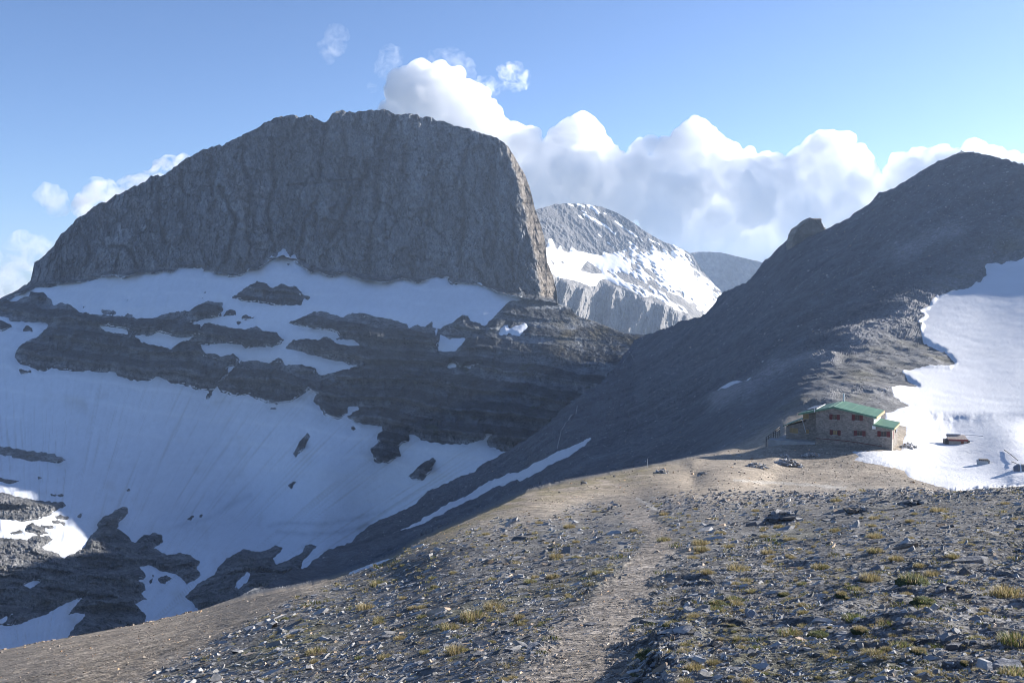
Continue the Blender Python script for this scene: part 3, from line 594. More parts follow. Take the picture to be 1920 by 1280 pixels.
def gsample(x, y, key='B'):
    """bilinear lookup of the ground sheet at photo positions"""
    x = np.atleast_1d(np.asarray(x, float)); y = np.atleast_1d(np.asarray(y, float))
    A = G[key]; xs_ = G['xs']; fi = np.interp(x, xs_, np.arange(len(xs_))); i = np.clip(fi.astype(int), 0, len(xs_)-2); fx = fi-i
    nT = 560; tp = G['PY'][0]
    def rowf(ci):
        t0 = tp[ci]; f = (y-t0)/(1300-t0)*(nT-1)
        k = (-2.2+np.sqrt(np.maximum(2.2*2.2+4*.34*(y-1300), 0)))/(2*.34)
        return np.clip(np.where(y > 1300, nT-1+k, f), 0, A.shape[0]-1.001)
    def col(ci):
        f = rowf(ci); r = f.astype(int); fr_ = f-r
        if A.ndim == 3: fr_ = fr_[:, None]
        return A[r, ci]*(1-fr_)+A[r+1, ci]*fr_
    f2 = fx[:, None] if A.ndim == 3 else fx
    return col(i)*(1-f2)+col(i+1)*f2
# a broad valley floor far below everything, out to the horizon
a = np.linspace(0, 2*np.pi, 49)[:-1]; rr_ = np.array([0, 300, 700, 1400, 2200, 3000, 3800, 4700.])
V = [(0, 1500, -520)]
for r_ in rr_[1:]:
    z_ = -520+fbm(np.cos(a)*r_/900, np.sin(a)*r_/900, 0*a, 3, 301)*90
    V += [(np.cos(q)*r_, 1500+np.sin(q)*r_, zz) for q, zz in zip(a, z_)]
fc = []; n_ = 48
for j in range(n_): fc.append((0, 1+j, 1+(j+1) % n_))
for k in range(len(rr_)-2):
    for j in range(n_):
        fc.append((1+k*n_+j, 1+(k+1)*n_+j, 1+(k+1)*n_+(j+1) % n_, 1+k*n_+(j+1) % n_))
M_valley = terrain_mat('valley', [(.002, (1,1,1), 6, .6, 1.3)], [(.01, (1,1,1), 6, .5, 10)], base=(.08, .09, .06))
me = bpy.data.meshes.new('valley_floor'); me.from_pydata(V, [], fc); me.materials.append(M_valley)
tag(link('valley_floor', me), kind='structure')
# ================================================================== HAZE
def box_mesh(name, lo, hi):
    v = [(x, y, z) for x in (lo[0], hi[0]) for y in (lo[1], hi[1]) for z in (lo[2], hi[2])]
    f = [(0,1,3,2), (4,6,7,5), (0,4,5,1), (2,3,7,6), (0,2,6,4), (1,5,7,3)]
    me = bpy.data.meshes.new(name); me.from_pydata(v, [], f); return me
hz = box_mesh('haze', (-4900, -3400, -640), (4900, 6400, 330))
mh = bpy.data.materials.new('haze'); mh.use_nodes = True; nt = mh.node_tree; nt.nodes.clear()
o_ = nt.nodes.new('ShaderNodeOutputMaterial'); pv = nt.nodes.new('ShaderNodeVolumePrincipled')
pv.inputs['Color'].default_value = (.55, .72, 1.0, 1); pv.inputs['Density'].default_value = 8.5e-5; pv.inputs['Anisotropy'].default_value = .3
nt.links.new(pv.outputs[0], o_.inputs['Volume']); hz.materials.append(mh)
tag(link('haze', hz), kind='stuff')
# ================================================================== OBJECTS
import bmesh
class MB:
    def __init__(s): s.v = []; s.f = []
    def add(s, v, f):
        b = len(s.v); s.v += [tuple(map(float, p)) for p in v]; s.f += [tuple(b+i for i in q) for q in f]; return s
    def box(s, lo, hi, fn=None):
        v = [(x, y, z) for x in (lo[0], hi[0]) for y in (lo[1], hi[1]) for z in (lo[2], hi[2])]
        if fn: v = [fn(p) for p in v]
        return s.add(v, [(0,1,3,2), (4,6,7,5), (0,4,5,1), (2,3,7,6), (0,2,6,4), (1,5,7,3)])
    def prism(s, poly, axis, a, b):
        """extrude a 2D outline: axis 1 -> outline in x,z extruded along y"""
        n = len(poly)
        v = [(p[0], a, p[1]) for p in poly]+[(p[0], b, p[1]) for p in poly]
        return s.add(v, [tuple(range(n))[::-1] if False else tuple(range(n)), tuple(range(2*n-1, n-1, -1))]+[(i, i+n, (i+1) % n+n, (i+1) % n) for i in range(n)])
    def tube(s, pts_, r, n=6):
        pts_ = [Vector(p) for p in pts_]; base = len(s.v)
        for k, p in enumerate(pts_):
            t = (pts_[min(k+1, len(pts_)-1)]-pts_[max(k-1, 0)]).normalized()
            a = t.orthogonal().normalized(); b = t.cross(a)
            for j in range(n):
                an = 2*math.pi*j/n; q = p+(a*math.cos(an)+b*math.sin(an))*r; s.v.append(tuple(q))
        for k in range(len(pts_)-1):
            for j in range(n):
                s.f.append((base+k*n+j, base+k*n+(j+1) % n, base+(k+1)*n+(j+1) % n, base+(k+1)*n+j))
        s.f.append(tuple(base+j for j in range(n))[::-1]); e = base+(len(pts_)-1)*n; s.f.append(tuple(e+j for j in range(n)))
        return s
    def build(s, name, mat, parent=None, bevel=0, smooth=False, loc=None):
        me = bpy.data.meshes.new(name); me.from_pydata(s.v, [], s.f); me.materials.append(mat)
        bm = bmesh.new(); bm.from_mesh(me); bmesh.ops.recalc_face_normals(bm, faces=bm.faces[:])
        if bevel: bmesh.ops.bevel(bm, geom=bm.edges[:], offset=bevel, segments=1, affect='EDGES')
        for f in bm.faces: f.smooth = smooth
        bm.to_mesh(me); bm.free()
        o = link(name, me, parent)
        if loc is not None: o.location = loc
        return o
# ---------------------------------------------------------------- the stone refuge
HR = math.radians(27)
C0 = np.array([57.5, 150.0])               # front right corner on the ground
FD = np.array([-math.cos(HR), math.sin(HR)])   # along the facade to the left
DD = np.array([math.sin(HR), math.cos(HR)])    # away from the camera
Z0 = float(P(1676, 845, 150)[2])
def facade(px, py, s=0.0):
    """photo position -> (u along facade, height above Z0) on the wall plane set back by s"""
    r = P(px, py, 1.0); o = C0+DD*s
    # (o+FD*u) = k*(r0,1)
    A = np.array([[r[0], -FD[0]], [1.0, -FD[1]]]); k, u = np.linalg.solve(A, o)
    return float(u), float(r[2]*k-Z0)
M_stone = terrain_mat('rubble_wall', [(1.2, (1,1,1), 5, .8, 1.15), (3.2, (1,1,1.8), 3, .72, 1.3, 'voro')], [(3.2, (1,1,1.8), 2, .6, .04, 'voro')], base=(.235, .21, .185), rough=.95)
M_plaster = plain('mortar', (.42, .38, .33), .9)
M_green = plain('green_roof', (.058, .15, .09), .55, var=.18, scale=.8, bump=.02)
M_green2 = plain('roof_trim', (.10, .21, .14), .5)
M_red = plain('red_paint', (.11, .02, .022), .75)
M_wood = plain('pale_wood', (.42, .27, .13), .7)
M_pane = plain('dark_pane', (.02, .022, .028), .15, var=.05, spec=.6)
M_metal = plain('galvanised', (.6, .62, .64), .35, metal=.5)
M_white = plain('white_paint', (.75, .76, .76), .5)
M_panel = plain('panel', (.12, .13, .16), .3)
M_dwood = plain('dark_wood', (.09, .075, .065), .8)
M_conc = plain('concrete', (.34, .33, .32), .9, scale=1.2)
M_rust = plain('rust', (.26, .08, .035), .8)
# local frame: x = along facade to the RIGHT (so u = -x), y = away from camera, z up
hut = empty('stone_hut', (C0[0], C0[1], Z0), -HR)
tag(hut, 'two storey rubble stone mountain hut with green roofs and red shutters', 'mountain hut')
uM, zM = facade(1529, 826); uE, zE = facade(1639, 780); uA, zA = facade(1563.6, 762); uL, zL = facade(1502, 774)
uX = uE+.15                # right wall of the high block
DEP = 9.5
lo = -1.6
rb = lambda x0, z0, x1, z1, x: z0+(z1-z0)*(x-x0)/(x1-x0)
zl = lambda u: rb(uE, zE, uA, zA, u) if u < uA else rb(uA, zA, uL, zL, u)
w_ = MB()
RT = .13
w_.prism([(-uX, lo), (-uM, lo), (-uM, zl(uM)-RT), (-uA, zA-RT), (-uX, zl(uX)-RT)][::-1], 1, 0, DEP)
w_.build('wall', M_stone, hut)
w_ = MB(); uW, zW = facade(1474, 800, 2.6)
w_.prism([(-uM-.02, lo), (-uL+.35, lo), (-uL+.35, zl(uL-.35)-RT), (-uM-.02, zl(uM)-RT)][::-1], 1, 2.2, DEP-.02)
w_.build('wall', M_stone, hut)
zl_l, zl_r = facade(1467, 798, 1.9)[1], facade(1503, 789, 1.9)[1]
uWl = facade(1474, 815, 2.4)[0]
w_ = MB(); w_.prism([(-uL+.33, lo), (-uWl, lo), (-uWl, zl_l-.05), (-uL+.33, zl_r-.1)][::-1], 1, 2.4, DEP-2)
w_.build('wall', M_stone, hut)
w_ = MB(); zq = facade(1676, 802)[1]; zr = facade(1637, 795)[1]
w_.prism([(-0, lo), (-uX-.02, lo), (-uX-.02, zr-RT-.05), (0, zq-RT-.08)][::-1], 1, .0, 8.0)
w_.build('wall', M_stone, hut)
# pale mortar quoin at the lit corner
MB().box((.005, .0, lo), (.05, .55, zq-.3)).build('quoin', M_plaster, hut)
# roofs (thin slabs)
def slab(mb, a, b, y0, y1, t):
    (u0, z0), (u1, z1) = a, b
    mb.prism([(-u0, z0), (-u1, z1), (-u1, z1-t), (-u0, z0-t)], 1, y0, y1)
roof = MB(); slab(roof, (uE-.35, zl(uE-.35)), (uA, zA), -.35, DEP+.4, RT); r1 = roof.build('roof', M_green, hut)
roof = MB(); slab(roof, (uA+.003, zA), (uL+.3, zl(uL+.3)), -.35, DEP+.4, RT); r2 = roof.build('roof', M_green, hut)
roof = MB(); slab(roof, (-.35, zq-.03), (uX-.05, zr+.03), -.3, 8.3, .11); r3 = roof.build('roof', M_green, hut)
roof = MB(); slab(roof, (uL+.2, zl_r+.35), (uWl+.35, zl_l+.05), 1.6, DEP-1.6, .11); r4 = roof.build('roof', M_green, hut)
# trims: pale verge boards along the front edges, wooden eaves on the right
t_ = MB(); slab(t_, (uE-.4, zl(uE-.4)+.05), (uA, zA+.05), -.42, -.36, .30); t_.build('verge_board', M_green2, r1)
t_ = MB(); slab(t_, (uA+.003, zA+.05), (uL+.35, zl(uL+.35)+.05), -.42, -.36, .30); t_.build('verge_board', M_green2, r2)
t_ = MB(); slab(t_, (-.4, zq+.02), (uX-.02, zr+.08), -.37, -.31, .28); t_.build('verge_board', M_green2, r3)
MB().box((-uE+.36, -.3, zl(uE-.35)-.42), (-uE+.42, DEP+.35, zl(uE-.35)-.02)).build('eaves_board', M_wood, r1)
MB().box((.352, -.28, zq-.34), (.41, 8.2, zq-.05)).build('eaves_board', M_wood, r3)
MB().box((-uX+.02, .3, zr-.2), (-uX+.1, 8.4, zr+.9)).build('roof_flashing', M_white, r3)
# ridge strips
for dx in (0.0, .75):
    z0 = zl(uA+dx)
    MB().box((-uA-dx-.05, -.35, z0+.004), (-uA-dx+.05, DEP+.38, z0+.06)).build('ridge_strip', M_green2, r2)
for k in range(4):
    uu_ = uE+.6+k*1.45; z0 = zl(uu_)
    MB().box((-uu_-.02, -.3, z0+.003), (-uu_+.02, DEP+.35, z0+.03)).build('seam', M_green2, r1)
# solar panels on the left slope, snow guard rail
def on_left(u, y, h=0): return (-u, y, zl(u)+h)
u0, u1 = uA+3.3, uL-.1
pn = MB(); pn.add([on_left(u0, 3.2, .06), on_left(u1, 3.2, .06), on_left(u1, 9.0, .06), on_left(u0, 9.0, .06)]+[on_left(u0, 3.2, .14), on_left(u1, 3.2, .14), on_left(u1, 9.0, .14), on_left(u0, 9.0, .14)], [(0,1,2,3), (4,5,6,7), (0,1,5,4), (1,2,6,5), (2,3,7,6), (3,0,4,7)])
pn.build('solar_panel', M_panel, hut)
MB().tube([on_left(uA+2.75, .8, .12), on_left(uA+2.75, 8.6, .12)], .055, 5).build('snow_rail', M_white, hut)
# chimney pipe
cu = uA-.1
ch = MB().tube([(-cu, DEP-.6, zA-.2), (-cu, DEP-.6, zA+1.15)], .11, 8).build('chimney', M_white, hut)
MB().tube([(-cu, DEP-.6, zA+1.152), (-cu, DEP-.6, zA+1.3)], .16, 8).build('cowl', M_metal, ch)
MB().tube([(-uM-.15, -.42, zl(uM)-.3), (-uM-.15, -.42, zl(uM)+.35)], .05, 6).build('vent_pipe', M_metal, hut)
def window(px, py, wpx, hpx, s=0.0, sh=0, yo=0.0, panes=2, matf=None, pane=None):
    u, z = facade(px, py, s); k = 150/FOC/math.cos(HR)*1.0
    W_, H_ = wpx*k, hpx*152/FOC; x = -u
    y = s+yo
    f = MB(); t = .06
    f.box((x-W_/2, y-.06, z-H_/2), (x-W_/2+t, y+.05, z+H_/2)).box((x+W_/2-t, y-.06, z-H_/2), (x+W_/2, y+.05, z+H_/2))
    f.box((x-W_/2+t, y-.055, z+H_/2-t), (x+W_/2-t, y+.05, z+H_/2)).box((x-W_/2+t, y-.055, z-H_/2), (x+W_/2-t, y+.05, z-H_/2+t))
    for q in range(1, panes): f.box((x-W_/2+W_*q/panes-.03, y-.05, z-H_/2+t), (x-W_/2+W_*q/panes+.03, y+.05, z+H_/2-t))
    wo = f.build('window', matf or M_dwood, hut)
    MB().box((x-W_/2+t, y-.012, z-H_/2+t), (x+W_/2-t, y+.04, z+H_/2-t)).build('pane', pane or M_pane, wo)
    MB().box((x-W_/2-.05, y-.14, z-H_/2-.09), (x+W_/2+.05, y-.0, z-H_/2-.01)).build('sill', M_conc, wo)
    for q in ((-1, 1) if sh else ()):
        xx = x+q*(W_/2+sh*k/2); sm = MB().box((xx-sh*k/2+.01, y-.10, z-H_/2-.03), (xx+sh*k/2-.01, y-.05, z+H_/2+.03))
        for b in (-.3, .3): sm.box((xx-sh*k/2+.03, y-.125, z+b*H_-.05), (xx+sh*k/2-.03, y-.10, z+b*H_+.05))
        sm.build('shutter', M_red, wo)
M_curt = plain('curtain', (.30, .22, .10), .8)
for a in ((1565, 781.3, 7, 9.5, 0, 5.2), (1607.5, 782.8, 7.5, 10, 0, 5.4), (1566, 810.5, 8, 9, 0, 5.2), (1612, 811.8, 8.5, 9, 0, 5.4), (1657, 813.3, 9, 9.5, 0, 5.6)):
    window(*a[:5], sh=a[5], panes=2, pane=M_curt if a[0] in (1566,) else None)
window(1511, 780.5, 9.5, 10, s=2.2, panes=2, matf=M_wood, pane=M_curt)
window(1488.5, 807, 14, 10, s=2.4, panes=3, matf=M_wood, pane=M_curt)
window(1514, 809, 5, 8, s=2.2, panes=1, matf=M_wood, pane=M_curt)
# end wall: dark window and door with red leaf, turned to the right
def end_box(y0, y1, z0, z1, mat, name, x=.0, t=.05, parent=None): return MB().box((x+.002, y0, z0), (x+t, y1, z1)).build(name, mat, parent or hut)
zt = zq
e1_ = end_box(1.1, 2.2, zt-1.9, zt-.75, M_red, 'shutter')
e2_ = end_box(4.6, 6.6, zt-1.35, zt-.5, M_dwood, 'window'); end_box(4.75, 6.45, zt-1.25, zt-.6, M_pane, 'pane', x=.051, t=.06, parent=e2_)
# drain pipe on left wing, pipe along the facade, sign, lintels
du, dz_ = facade(1504, 786, 1.5); du2, dz2 = facade(1511, 810, 2.1)
MB().tube([(-du, 1.55, dz_), (-du2, 2.05, dz2)], .07, 6).build('drain_pipe', M_metal, hut)
pp = [facade(x, y) for x, y in ((1530, 821), (1560, 823.5), (1590, 826.5), (1620, 831), (1654, 836.5))]
MB().tube([(-a, -.09, b) for a, b in pp], .05, 6).build('red_pipe', M_red, hut)
su, sz = facade(1638.5, 801)
MB().box((-su-.25, -.09, sz-.25), (-su+.25, -.02, sz+.25)).build('notice_board', M_white, hut)
# terrace on the left with railing (fence)
ter = MB(); t0 = facade(1436, 831, .5); t1 = facade(1475, 824, 2.4)
Lx = lambda px, py, s: (-facade(px, py, s)[0], s, facade(px, py, s)[1])
a_, b_, c_, d_ = Lx(1440, 829, -.4), Lx(1529, 829, -.4), Lx(1529, 824, 2.3), Lx(1462, 818, 4.2)
zt_ = Lx(1500, 825, 1.2)[2]
ter.box((a_[0], -.2, zt_-1.8), (-uM-.05, 2.1, zt_-.02)).box((a_[0]+1.2, 2.12, zt_-1.8), (-uWl-.02, 7.0, zt_+.05))
ter.build('terrace', M_conc, hut)
# fence
frail = empty('wooden_fence', tuple(gsample(1450, 818)[0])); tag(frail, 'short dark wooden railing beside the terrace left of the hut', 'fence')
fp = [(1436.5, 830.5, 822.5), (1441, 828, 819), (1445.5, 825, 816), (1450, 821, 812), (1454.5, 817, 808.5), (1458.5, 813, 805), (1462, 809, 802.5)]
fw = [P(x, y, 158+k*1.1) for k, (x, y, t) in enumerate(fp)]; base_ = np.array(frail.location)
tops = []
for (x, yb, yt), p in zip(fp, fw):
    hgt = (yb-yt)*160/FOC+.25
    q = p-base_; tops.append((q[0], q[1], q[2]+hgt))
    MB().box((q[0]-.055, q[1]-.055, q[2]-.6), (q[0]+.055, q[1]+.055, q[2]+hgt)).build('post', M_dwood, frail)
MB().tube(tops, .05, 5).build('rail', M_dwood, frail)
MB().tube([(a[0], a[1]-.08, a[2]-.32) for a in tops], .04, 5).build('rail', M_dwood, frail)
# ---------------------------------------------------------------- half buried shed in the snow
def place(px, py): return gsample(px, py)[0]
s0 = place(1796, 835); k = s0[1]/FOC
shed = empty('buried_shed', (s0[0], s0[1], s0[2]), -math.radians(14)); tag(shed, 'small stone shed with a rusty red roof edge, half buried in the snow', 'shed')
W_, H_ = 31*k, 8.5*k
b = MB().box((-W_/2, 0, -1.2), (W_/2, 2.6, H_)); b.build('wall', M_plaster, shed)
MB().box((-W_/2-.6, .3, -1.2), (-W_/2-.003, 2.2, H_*.8)).build('end_recess', M_dwood, shed)
MB().box((W_/2+.003, .2, -1.2), (W_/2+.5, 2.2, H_*.85)).build('end_recess', M_dwood, shed)
rf = MB(); rf.add([(-W_/2-.1, -.25, H_-.12), (W_/2+.1, -.25, H_-.12), (W_/2+.1, 2.3, H_+.38), (-W_/2-.1, 2.3, H_+.38), (-W_/2-.1, -.25, H_+.06), (W_/2+.1, -.25, H_+.06), (W_/2+.1, 2.3, H_+.55), (-W_/2-.1, 2.3, H_+.55)], [(0,1,2,3), (4,5,6,7), (0,1,5,4), (1,2,6,5), (2,3,7,6), (3,0,4,7)])
rfo = rf.build('roof', plain('weathered_roof', (.42, .34, .28), .8, var=.35, scale=2.5), shed)
MB().box((-W_/2-.12, -.33, H_-.2), (W_/2+.12, -.26, H_+.12)).build('fascia', plain('fascia_red', (.24, .06, .045), .7), rfo)
MB().box((-W_/2-.1, 2.0, H_+.56), (W_/2-.6, 2.4, H_+.72)).build('ridge_cap', M_metal, rfo)
MB().box((.5, -.03, .1), (.9, .02, .5)).build('window', M_rust, shed)
# ---------------------------------------------------------------- small pale box half buried
s0 = place(1843, 873); k = s0[1]/FOC
bx_ = empty('water_tank', (s0[0], s0[1], s0[2]), -math.radians(22)); tag(bx_, 'small pale concrete tank with a dark notched lid, sunk in the snow', 'tank')
W_ = 22*k; H_ = 8*k
tb = MB(); tb.add([(-W_/2, 0, H_*.7), (W_/2*.85, 0, -.15), (W_/2*.85, 0, H_), (-W_/2*.6, 0, H_*1.05), (-W_/2, 1.1, H_*.7), (W_/2*.85, 1.1, -.15), (W_/2*.85, 1.1, H_), (-W_/2*.6, 1.1, H_*1.05), (-W_/2*.8, 0, -.5), (-W_/2*.8, 1.1, -.5), (W_/2*.85, 0, -.7), (W_/2*.85, 1.1, -.7)],
    [(0,8,10,1,2,3), (4,9,11,5,6,7)[::-1], (0,3,7,4), (3,2,6,7), (2,1,5,6), (1,10,11,5), (0,4,9,8), (8,9,11,10)])
tb.build('body', plain('pale_concrete', (.55, .53, .50), .9), bx_)
ld = MB()
for q in range(5): ld.box((-W_/2*.62+q*W_*.145, -.05, H_*.86), (-W_/2*.62+q*W_*.145+W_*.10, -.006, H_*1.12))
ld.box((-W_/2*.62, -.03, H_*1.06), (W_/2*.86, 1.15, H_*1.14)); ld.build('lid', M_dwood, bx_)
MB().box((W_/2*.853, -.02, -.6), (W_/2*.853+.14, 1.1, H_*1.0)).build('end_plate', M_dwood, bx_)
# ---------------------------------------------------------------- grey rounded tank at the right edge
s0 = place(1914, 884); k = s0[1]/FOC
rt = empty('barrel_hut', (s0[0], s0[1], s0[2]), -math.radians(20)); tag(rt, 'grey barrel roofed shelter with a white band, sunk in the snow at the right edge', 'shelter')
L_ = 40*k; R_ = 15*k
def barrel(x0, x1, r0, r1, n=14):
    m_ = MB(); v = []
    for x, r in ((x0, r0), (x1, r1)):
        for j in range(n+1):
            an = math.pi*j/n; v.append((x, r*1.1*math.cos(an), r*math.sin(an)*.95-.15*R_))
    f = [(j, j+1, n+2+j, n+1+j) for j in range(n)]+[tuple(range(n+1)), tuple(range(2*n+1, n, -1)), (0, n, 2*n+1, n+1)]
    return m_.add(v, f)
barrel(-.4*R_, L_, R_, R_).build('body', plain('grey_sheet', (.20, .19, .18), .6), rt)
barrel(-.85*R_, -.402*R_, .62*R_, .96*R_).build('end_cap', M_panel, rt)
barrel(-.2*R_, -.05*R_, R_*1.03, R_*1.03).build('band', M_white, rt)
# poles lying in / sticking out of the snow
for (a, b, r, lab) in (((1883, 847), (1908, 869), .05, 'long dark pole lying on the snow, pointing at the barrel shelter'), ((1896, 869), (1906, 876), .05, 'short dark pole end beside the barrel shelter'), ((1810, 819), (1843, 823), .045, 'thin grey pole lying on the snow behind the red edged shed')):
    A, B_ = place(*a)+[0, 0, .12], place(*b)+[0, 0, .3]
    o = MB().tube([A-A, (B_-A)*.5+[0, 0, .05], B_-A], r, 6).build('pole', M_dwood if r == .05 else M_metal, loc=tuple(A)); tag(o, lab, 'pole', 'poles lying in the snow')
# trail marker on the rim
A = place(1214, 876); o = MB().tube([(0, 0, -.2), (0.02, 0, .9), (0, 0, 1.25)], .03, 6).build('trail_marker', M_metal, loc=tuple(A)); tag(o, 'thin upright marker pole on the rim of the plateau', 'marker pole')
# cable from the hut
# ================================================================== STONES, SLABS, TUFTS, HEAPS, PATHS, OUTCROP
M_rock = terrain_mat('slate', [(2.5, (1,1,1), 6, .75, 1.25), (14, (1,1,1), 4, .8, 1.2)], [(6, (1,1,3), 6, .7, .03), (30, (1,1,1), 4, .6, .006)], rough=.85, spec=.2)
def stone_geo(n, rng, flat=(.16, .5), k=6):
    """n stones of unit size: irregular prisms with a smaller, shifted top; (n, 2k, 3)"""
    th = (np.arange(k)[None]+rng.uniform(-.33, .33, (n, k)))*2*np.pi/k
    r = rng.uniform(.55, 1.1, (n, k)); el = rng.uniform(.45, 1, (n, 1))
    x = np.cos(th)*r; y = np.sin(th)*r*el
    h = rng.uniform(flat[0], flat[1], (n, 1)); ts = rng.uniform(.6, .92, (n, 1))
    sx, sy = rng.uniform(-.15, .15, (2, n, 1))
    tilt = rng.uniform(-.35, .35, (2, n, 1))*h
    bot = np.stack([x, y, -h*1.0+0*x], -1)
    tz = h*.55+tilt[0]*x+tilt[1]*y+rng.uniform(-.12, .12, (n, k))*h
    topv = np.stack([x*ts+sx, y*ts+sy, tz], -1)
    return np.concatenate([bot, topv], 1)
def stone_faces(n, k=6):
    ff = []; sz = []
    base = [list(range(k, 2*k))]+[[i, (i+1) % k, k+(i+1) % k, k+i] for i in range(k)]
    flat_ = np.array([j for f in base for j in f]); sizes = np.array([len(f) for f in base])
    allf = (flat_[None]+(np.arange(n)*2*k)[:, None]).ravel()
    return allf, np.tile(sizes, n)
def rotm(ax, ay, az):
    cx, sx, cy, sy, cz, sz = np.cos(ax), np.sin(ax), np.cos(ay), np.sin(ay), np.cos(az), np.sin(az)
    n = len(ax); o = np.zeros(n); i = np.ones(n)
    Rx = np.stack([i,o,o, o,cx,-sx, o,sx,cx], -1).reshape(n,3,3); Ry = np.stack([cy,o,sy, o,i,o, -sy,o,cy], -1).reshape(n,3,3); Rz = np.stack([cz,-sz,o, sz,cz,o, o,o,i], -1).reshape(n,3,3)
    return Rx@Ry@Rz
def stones_at(px, py, size, rng, col, tilt=.28, flat=(.16,.5), sink=.0, k=6, plates=None):
    """photo positions -> stone vertices sitting on the ground"""
    n = len(px); c = gsample(px, py); e = 4.0
    # ground slope from neighbours
    cx = gsample(px+e, py)-c; cy = gsample(px, py-e)-c
    nrm = np.cross(cx, cy); nrm /= np.linalg.norm(nrm, axis=1)[:, None]+1e-12; nrm[nrm[:, 2] < 0] *= -1
    nrm = nrm*.6+np.array([0, 0, .4])
    ax = np.arctan2(-nrm[:, 1], nrm[:, 2])+rng.normal(0, tilt, n); ay = np.arctan2(nrm[:, 0], nrm[:, 2])+rng.normal(-.10, tilt, n)
    R = rotm(ax, ay, rng.uniform(0, 6.28, n))
    g = stone_geo(n, rng, flat, k)*size[:, None, None]
    if plates is not None:
        m = rng.random(n) < plates
        az = rng.normal(2.6, .35, n); R2 = rotm(rng.normal(.15, .15, n), rng.normal(-.35, .2, n), rng.normal(.15, .45, n)); g[m] *= np.array([1.5, .9, .55]); R = np.where(m[:, None, None], R2, R)
    V = np.einsum('nij,nkj->nki', R, g)+c[:, None]; V[..., 2] += (size*sink)[:, None]
    C = np.repeat(np.asarray(col)[:, None], 2*k, 1)
    return V, C
def rock_cols(n, rng, warm=.0):
    b = rng.uniform(.09, .40, (n, 1))*np.ones((1, 3)); b *= np.array([1.02, 1.0, .98])
    t = rng.random(n); m = t < (.10+warm); b[m] *= np.array([1.35, 1.05, .78]); m = t > .93; b[m] = b[m]*.5+.20
    return b
rng = np.random.default_rng(5)
def scatter(n, x0, x1, y0, y1, rng): return rng.uniform(x0, x1, n), rng.uniform(y0, y1, n)
# small loose stones of the near slope: too many to count
allV, allC = [], []
x, y = scatter(92000, -120, 2060, 908, 1420, rng)
rk = gsample(x, y, 'rocky'); pt = gsample(x, y, 'path'); w1_ = gsample(x, y, 'w1'); w2_ = gsample(x, y, 'w2'); d = gsample(x, y, 'D')
clump = fbm(x/70, y/35, 0*x, 3, 401)
keep = (rk > .35) & (w1_ < .9) & (w2_ < .1) & (rng.random(len(x)) < np.clip(.72+clump*1.5, .12, 1)*(1-.05*pt))
x, y, d, pt = x[keep], y[keep], d[keep], pt[keep]; n = len(x)
spx = np.clip(rng.lognormal(1.12, .62, n), 1.3, 24)*np.clip(1-.5*pt, .3, 1)*np.interp(y, [930, 1000, 1150, 1300], [.75, .95, 1.2, 1.5])
V, C = stones_at(x, y, spx*d/FOC*.85, rng, lerp(rock_cols(n, rng), rock_cols(n, rng)*np.array([1.5, 1.28, 1.05]), pt[:, None]), tilt=.34, flat=(.14, .5), sink=.03, plates=.72)
allV.append(V); allC.append(C)
x = rng.uniform(1230, 2060, 3200); y = np.interp(x, K1[:,0], K1[:,1])+rng.normal(6, 9, 3200); d = gsample(x, y, 'D'); sn = gsample(x, y, 'sdf'); m_ = (sn < -3) & (d < 95); x, y, d = x[m_], y[m_], d[m_]; n = len(x)
V, C = stones_at(x, y, np.clip(rng.lognormal(1.2, .5, n), 1.5, 9)*d/FOC*.85, rng, rock_cols(n, rng)*.9, tilt=.3, flat=(.15, .5), plates=.6)
allV.append(V); allC.append(C)
# finer gravel further out on the plateau and rim, and on the brown scree
x, y = scatter(48000, -80, 1900, 842, 1290, rng)
rk = gsample(x, y, 'rocky'); w1_ = gsample(x, y, 'w1'); w2_ = gsample(x, y, 'w2'); sn = gsample(x, y, 'sdf'); d = gsample(x, y, 'D')
keep = ((w1_ >= .5) | (rk <= .6)) & (w2_ < .05) & (sn < -4) & (rng.random(len(x)) < np.where(rk < .4, .55, .9))
x, y, d, rk = x[keep], y[keep], d[keep], rk[keep]; n = len(x)
spx = np.clip(rng.lognormal(.32, .45, n), .8, 5.5)
cc = rock_cols(n, rng, .1)*1.15; cc = np.where((rk < .4)[:, None], cc*np.array([1.15, .98, .8]), cc)
V, C = stones_at(x, y, spx*d/FOC*.8, rng, cc, tilt=.35, flat=(.25, .8), sink=.15)
allV.append(V); allC.append(C)
V = np.concatenate(allV); C = np.concatenate(allC); f_, s_ = stone_faces(len(V))
o = link('loose_stones', mesh_np('loose_stones', V.reshape(-1, 3), f_, s_, M_rock, C.reshape(-1, 3), smooth=False)); tag(o, 'small grey slate stones strewn over the near slope and plateau', 'stones', kind='stuff')
# stones on the shaded slopes beyond
x, y = scatter(26000, 600, 1900, 300, 1060, rng)
d = gsample(x, y, 'D'); w2_ = gsample(x, y, 'w2'); sn = gsample(x, y, 'sdf'); sky_ = np.interp(x, skyG[:,0], skyG[:,1])
keep = (w2_ > .95) & (sn < -5) & (y > sky_+4) & (fbm(x/60, y/40, 0*x, 3, 402) > -.25)
x, y, d = x[keep], y[keep], d[keep]; n = len(x)
spx = np.clip(rng.lognormal(.45, .4, n), .9, 5)
V, C = stones_at(x, y, spx*d/FOC*.75, rng, rock_cols(n, rng)*1.1, tilt=.3, flat=(.2, .7))
f_, s_ = stone_faces(n)
o = link('hillside_stones', mesh_np('hillside_stones', V.reshape(-1, 3), f_, s_, M_rock, C.reshape(-1, 3), smooth=False)); tag(o, 'stones scattered over the shaded hillside', 'stones', kind='stuff')
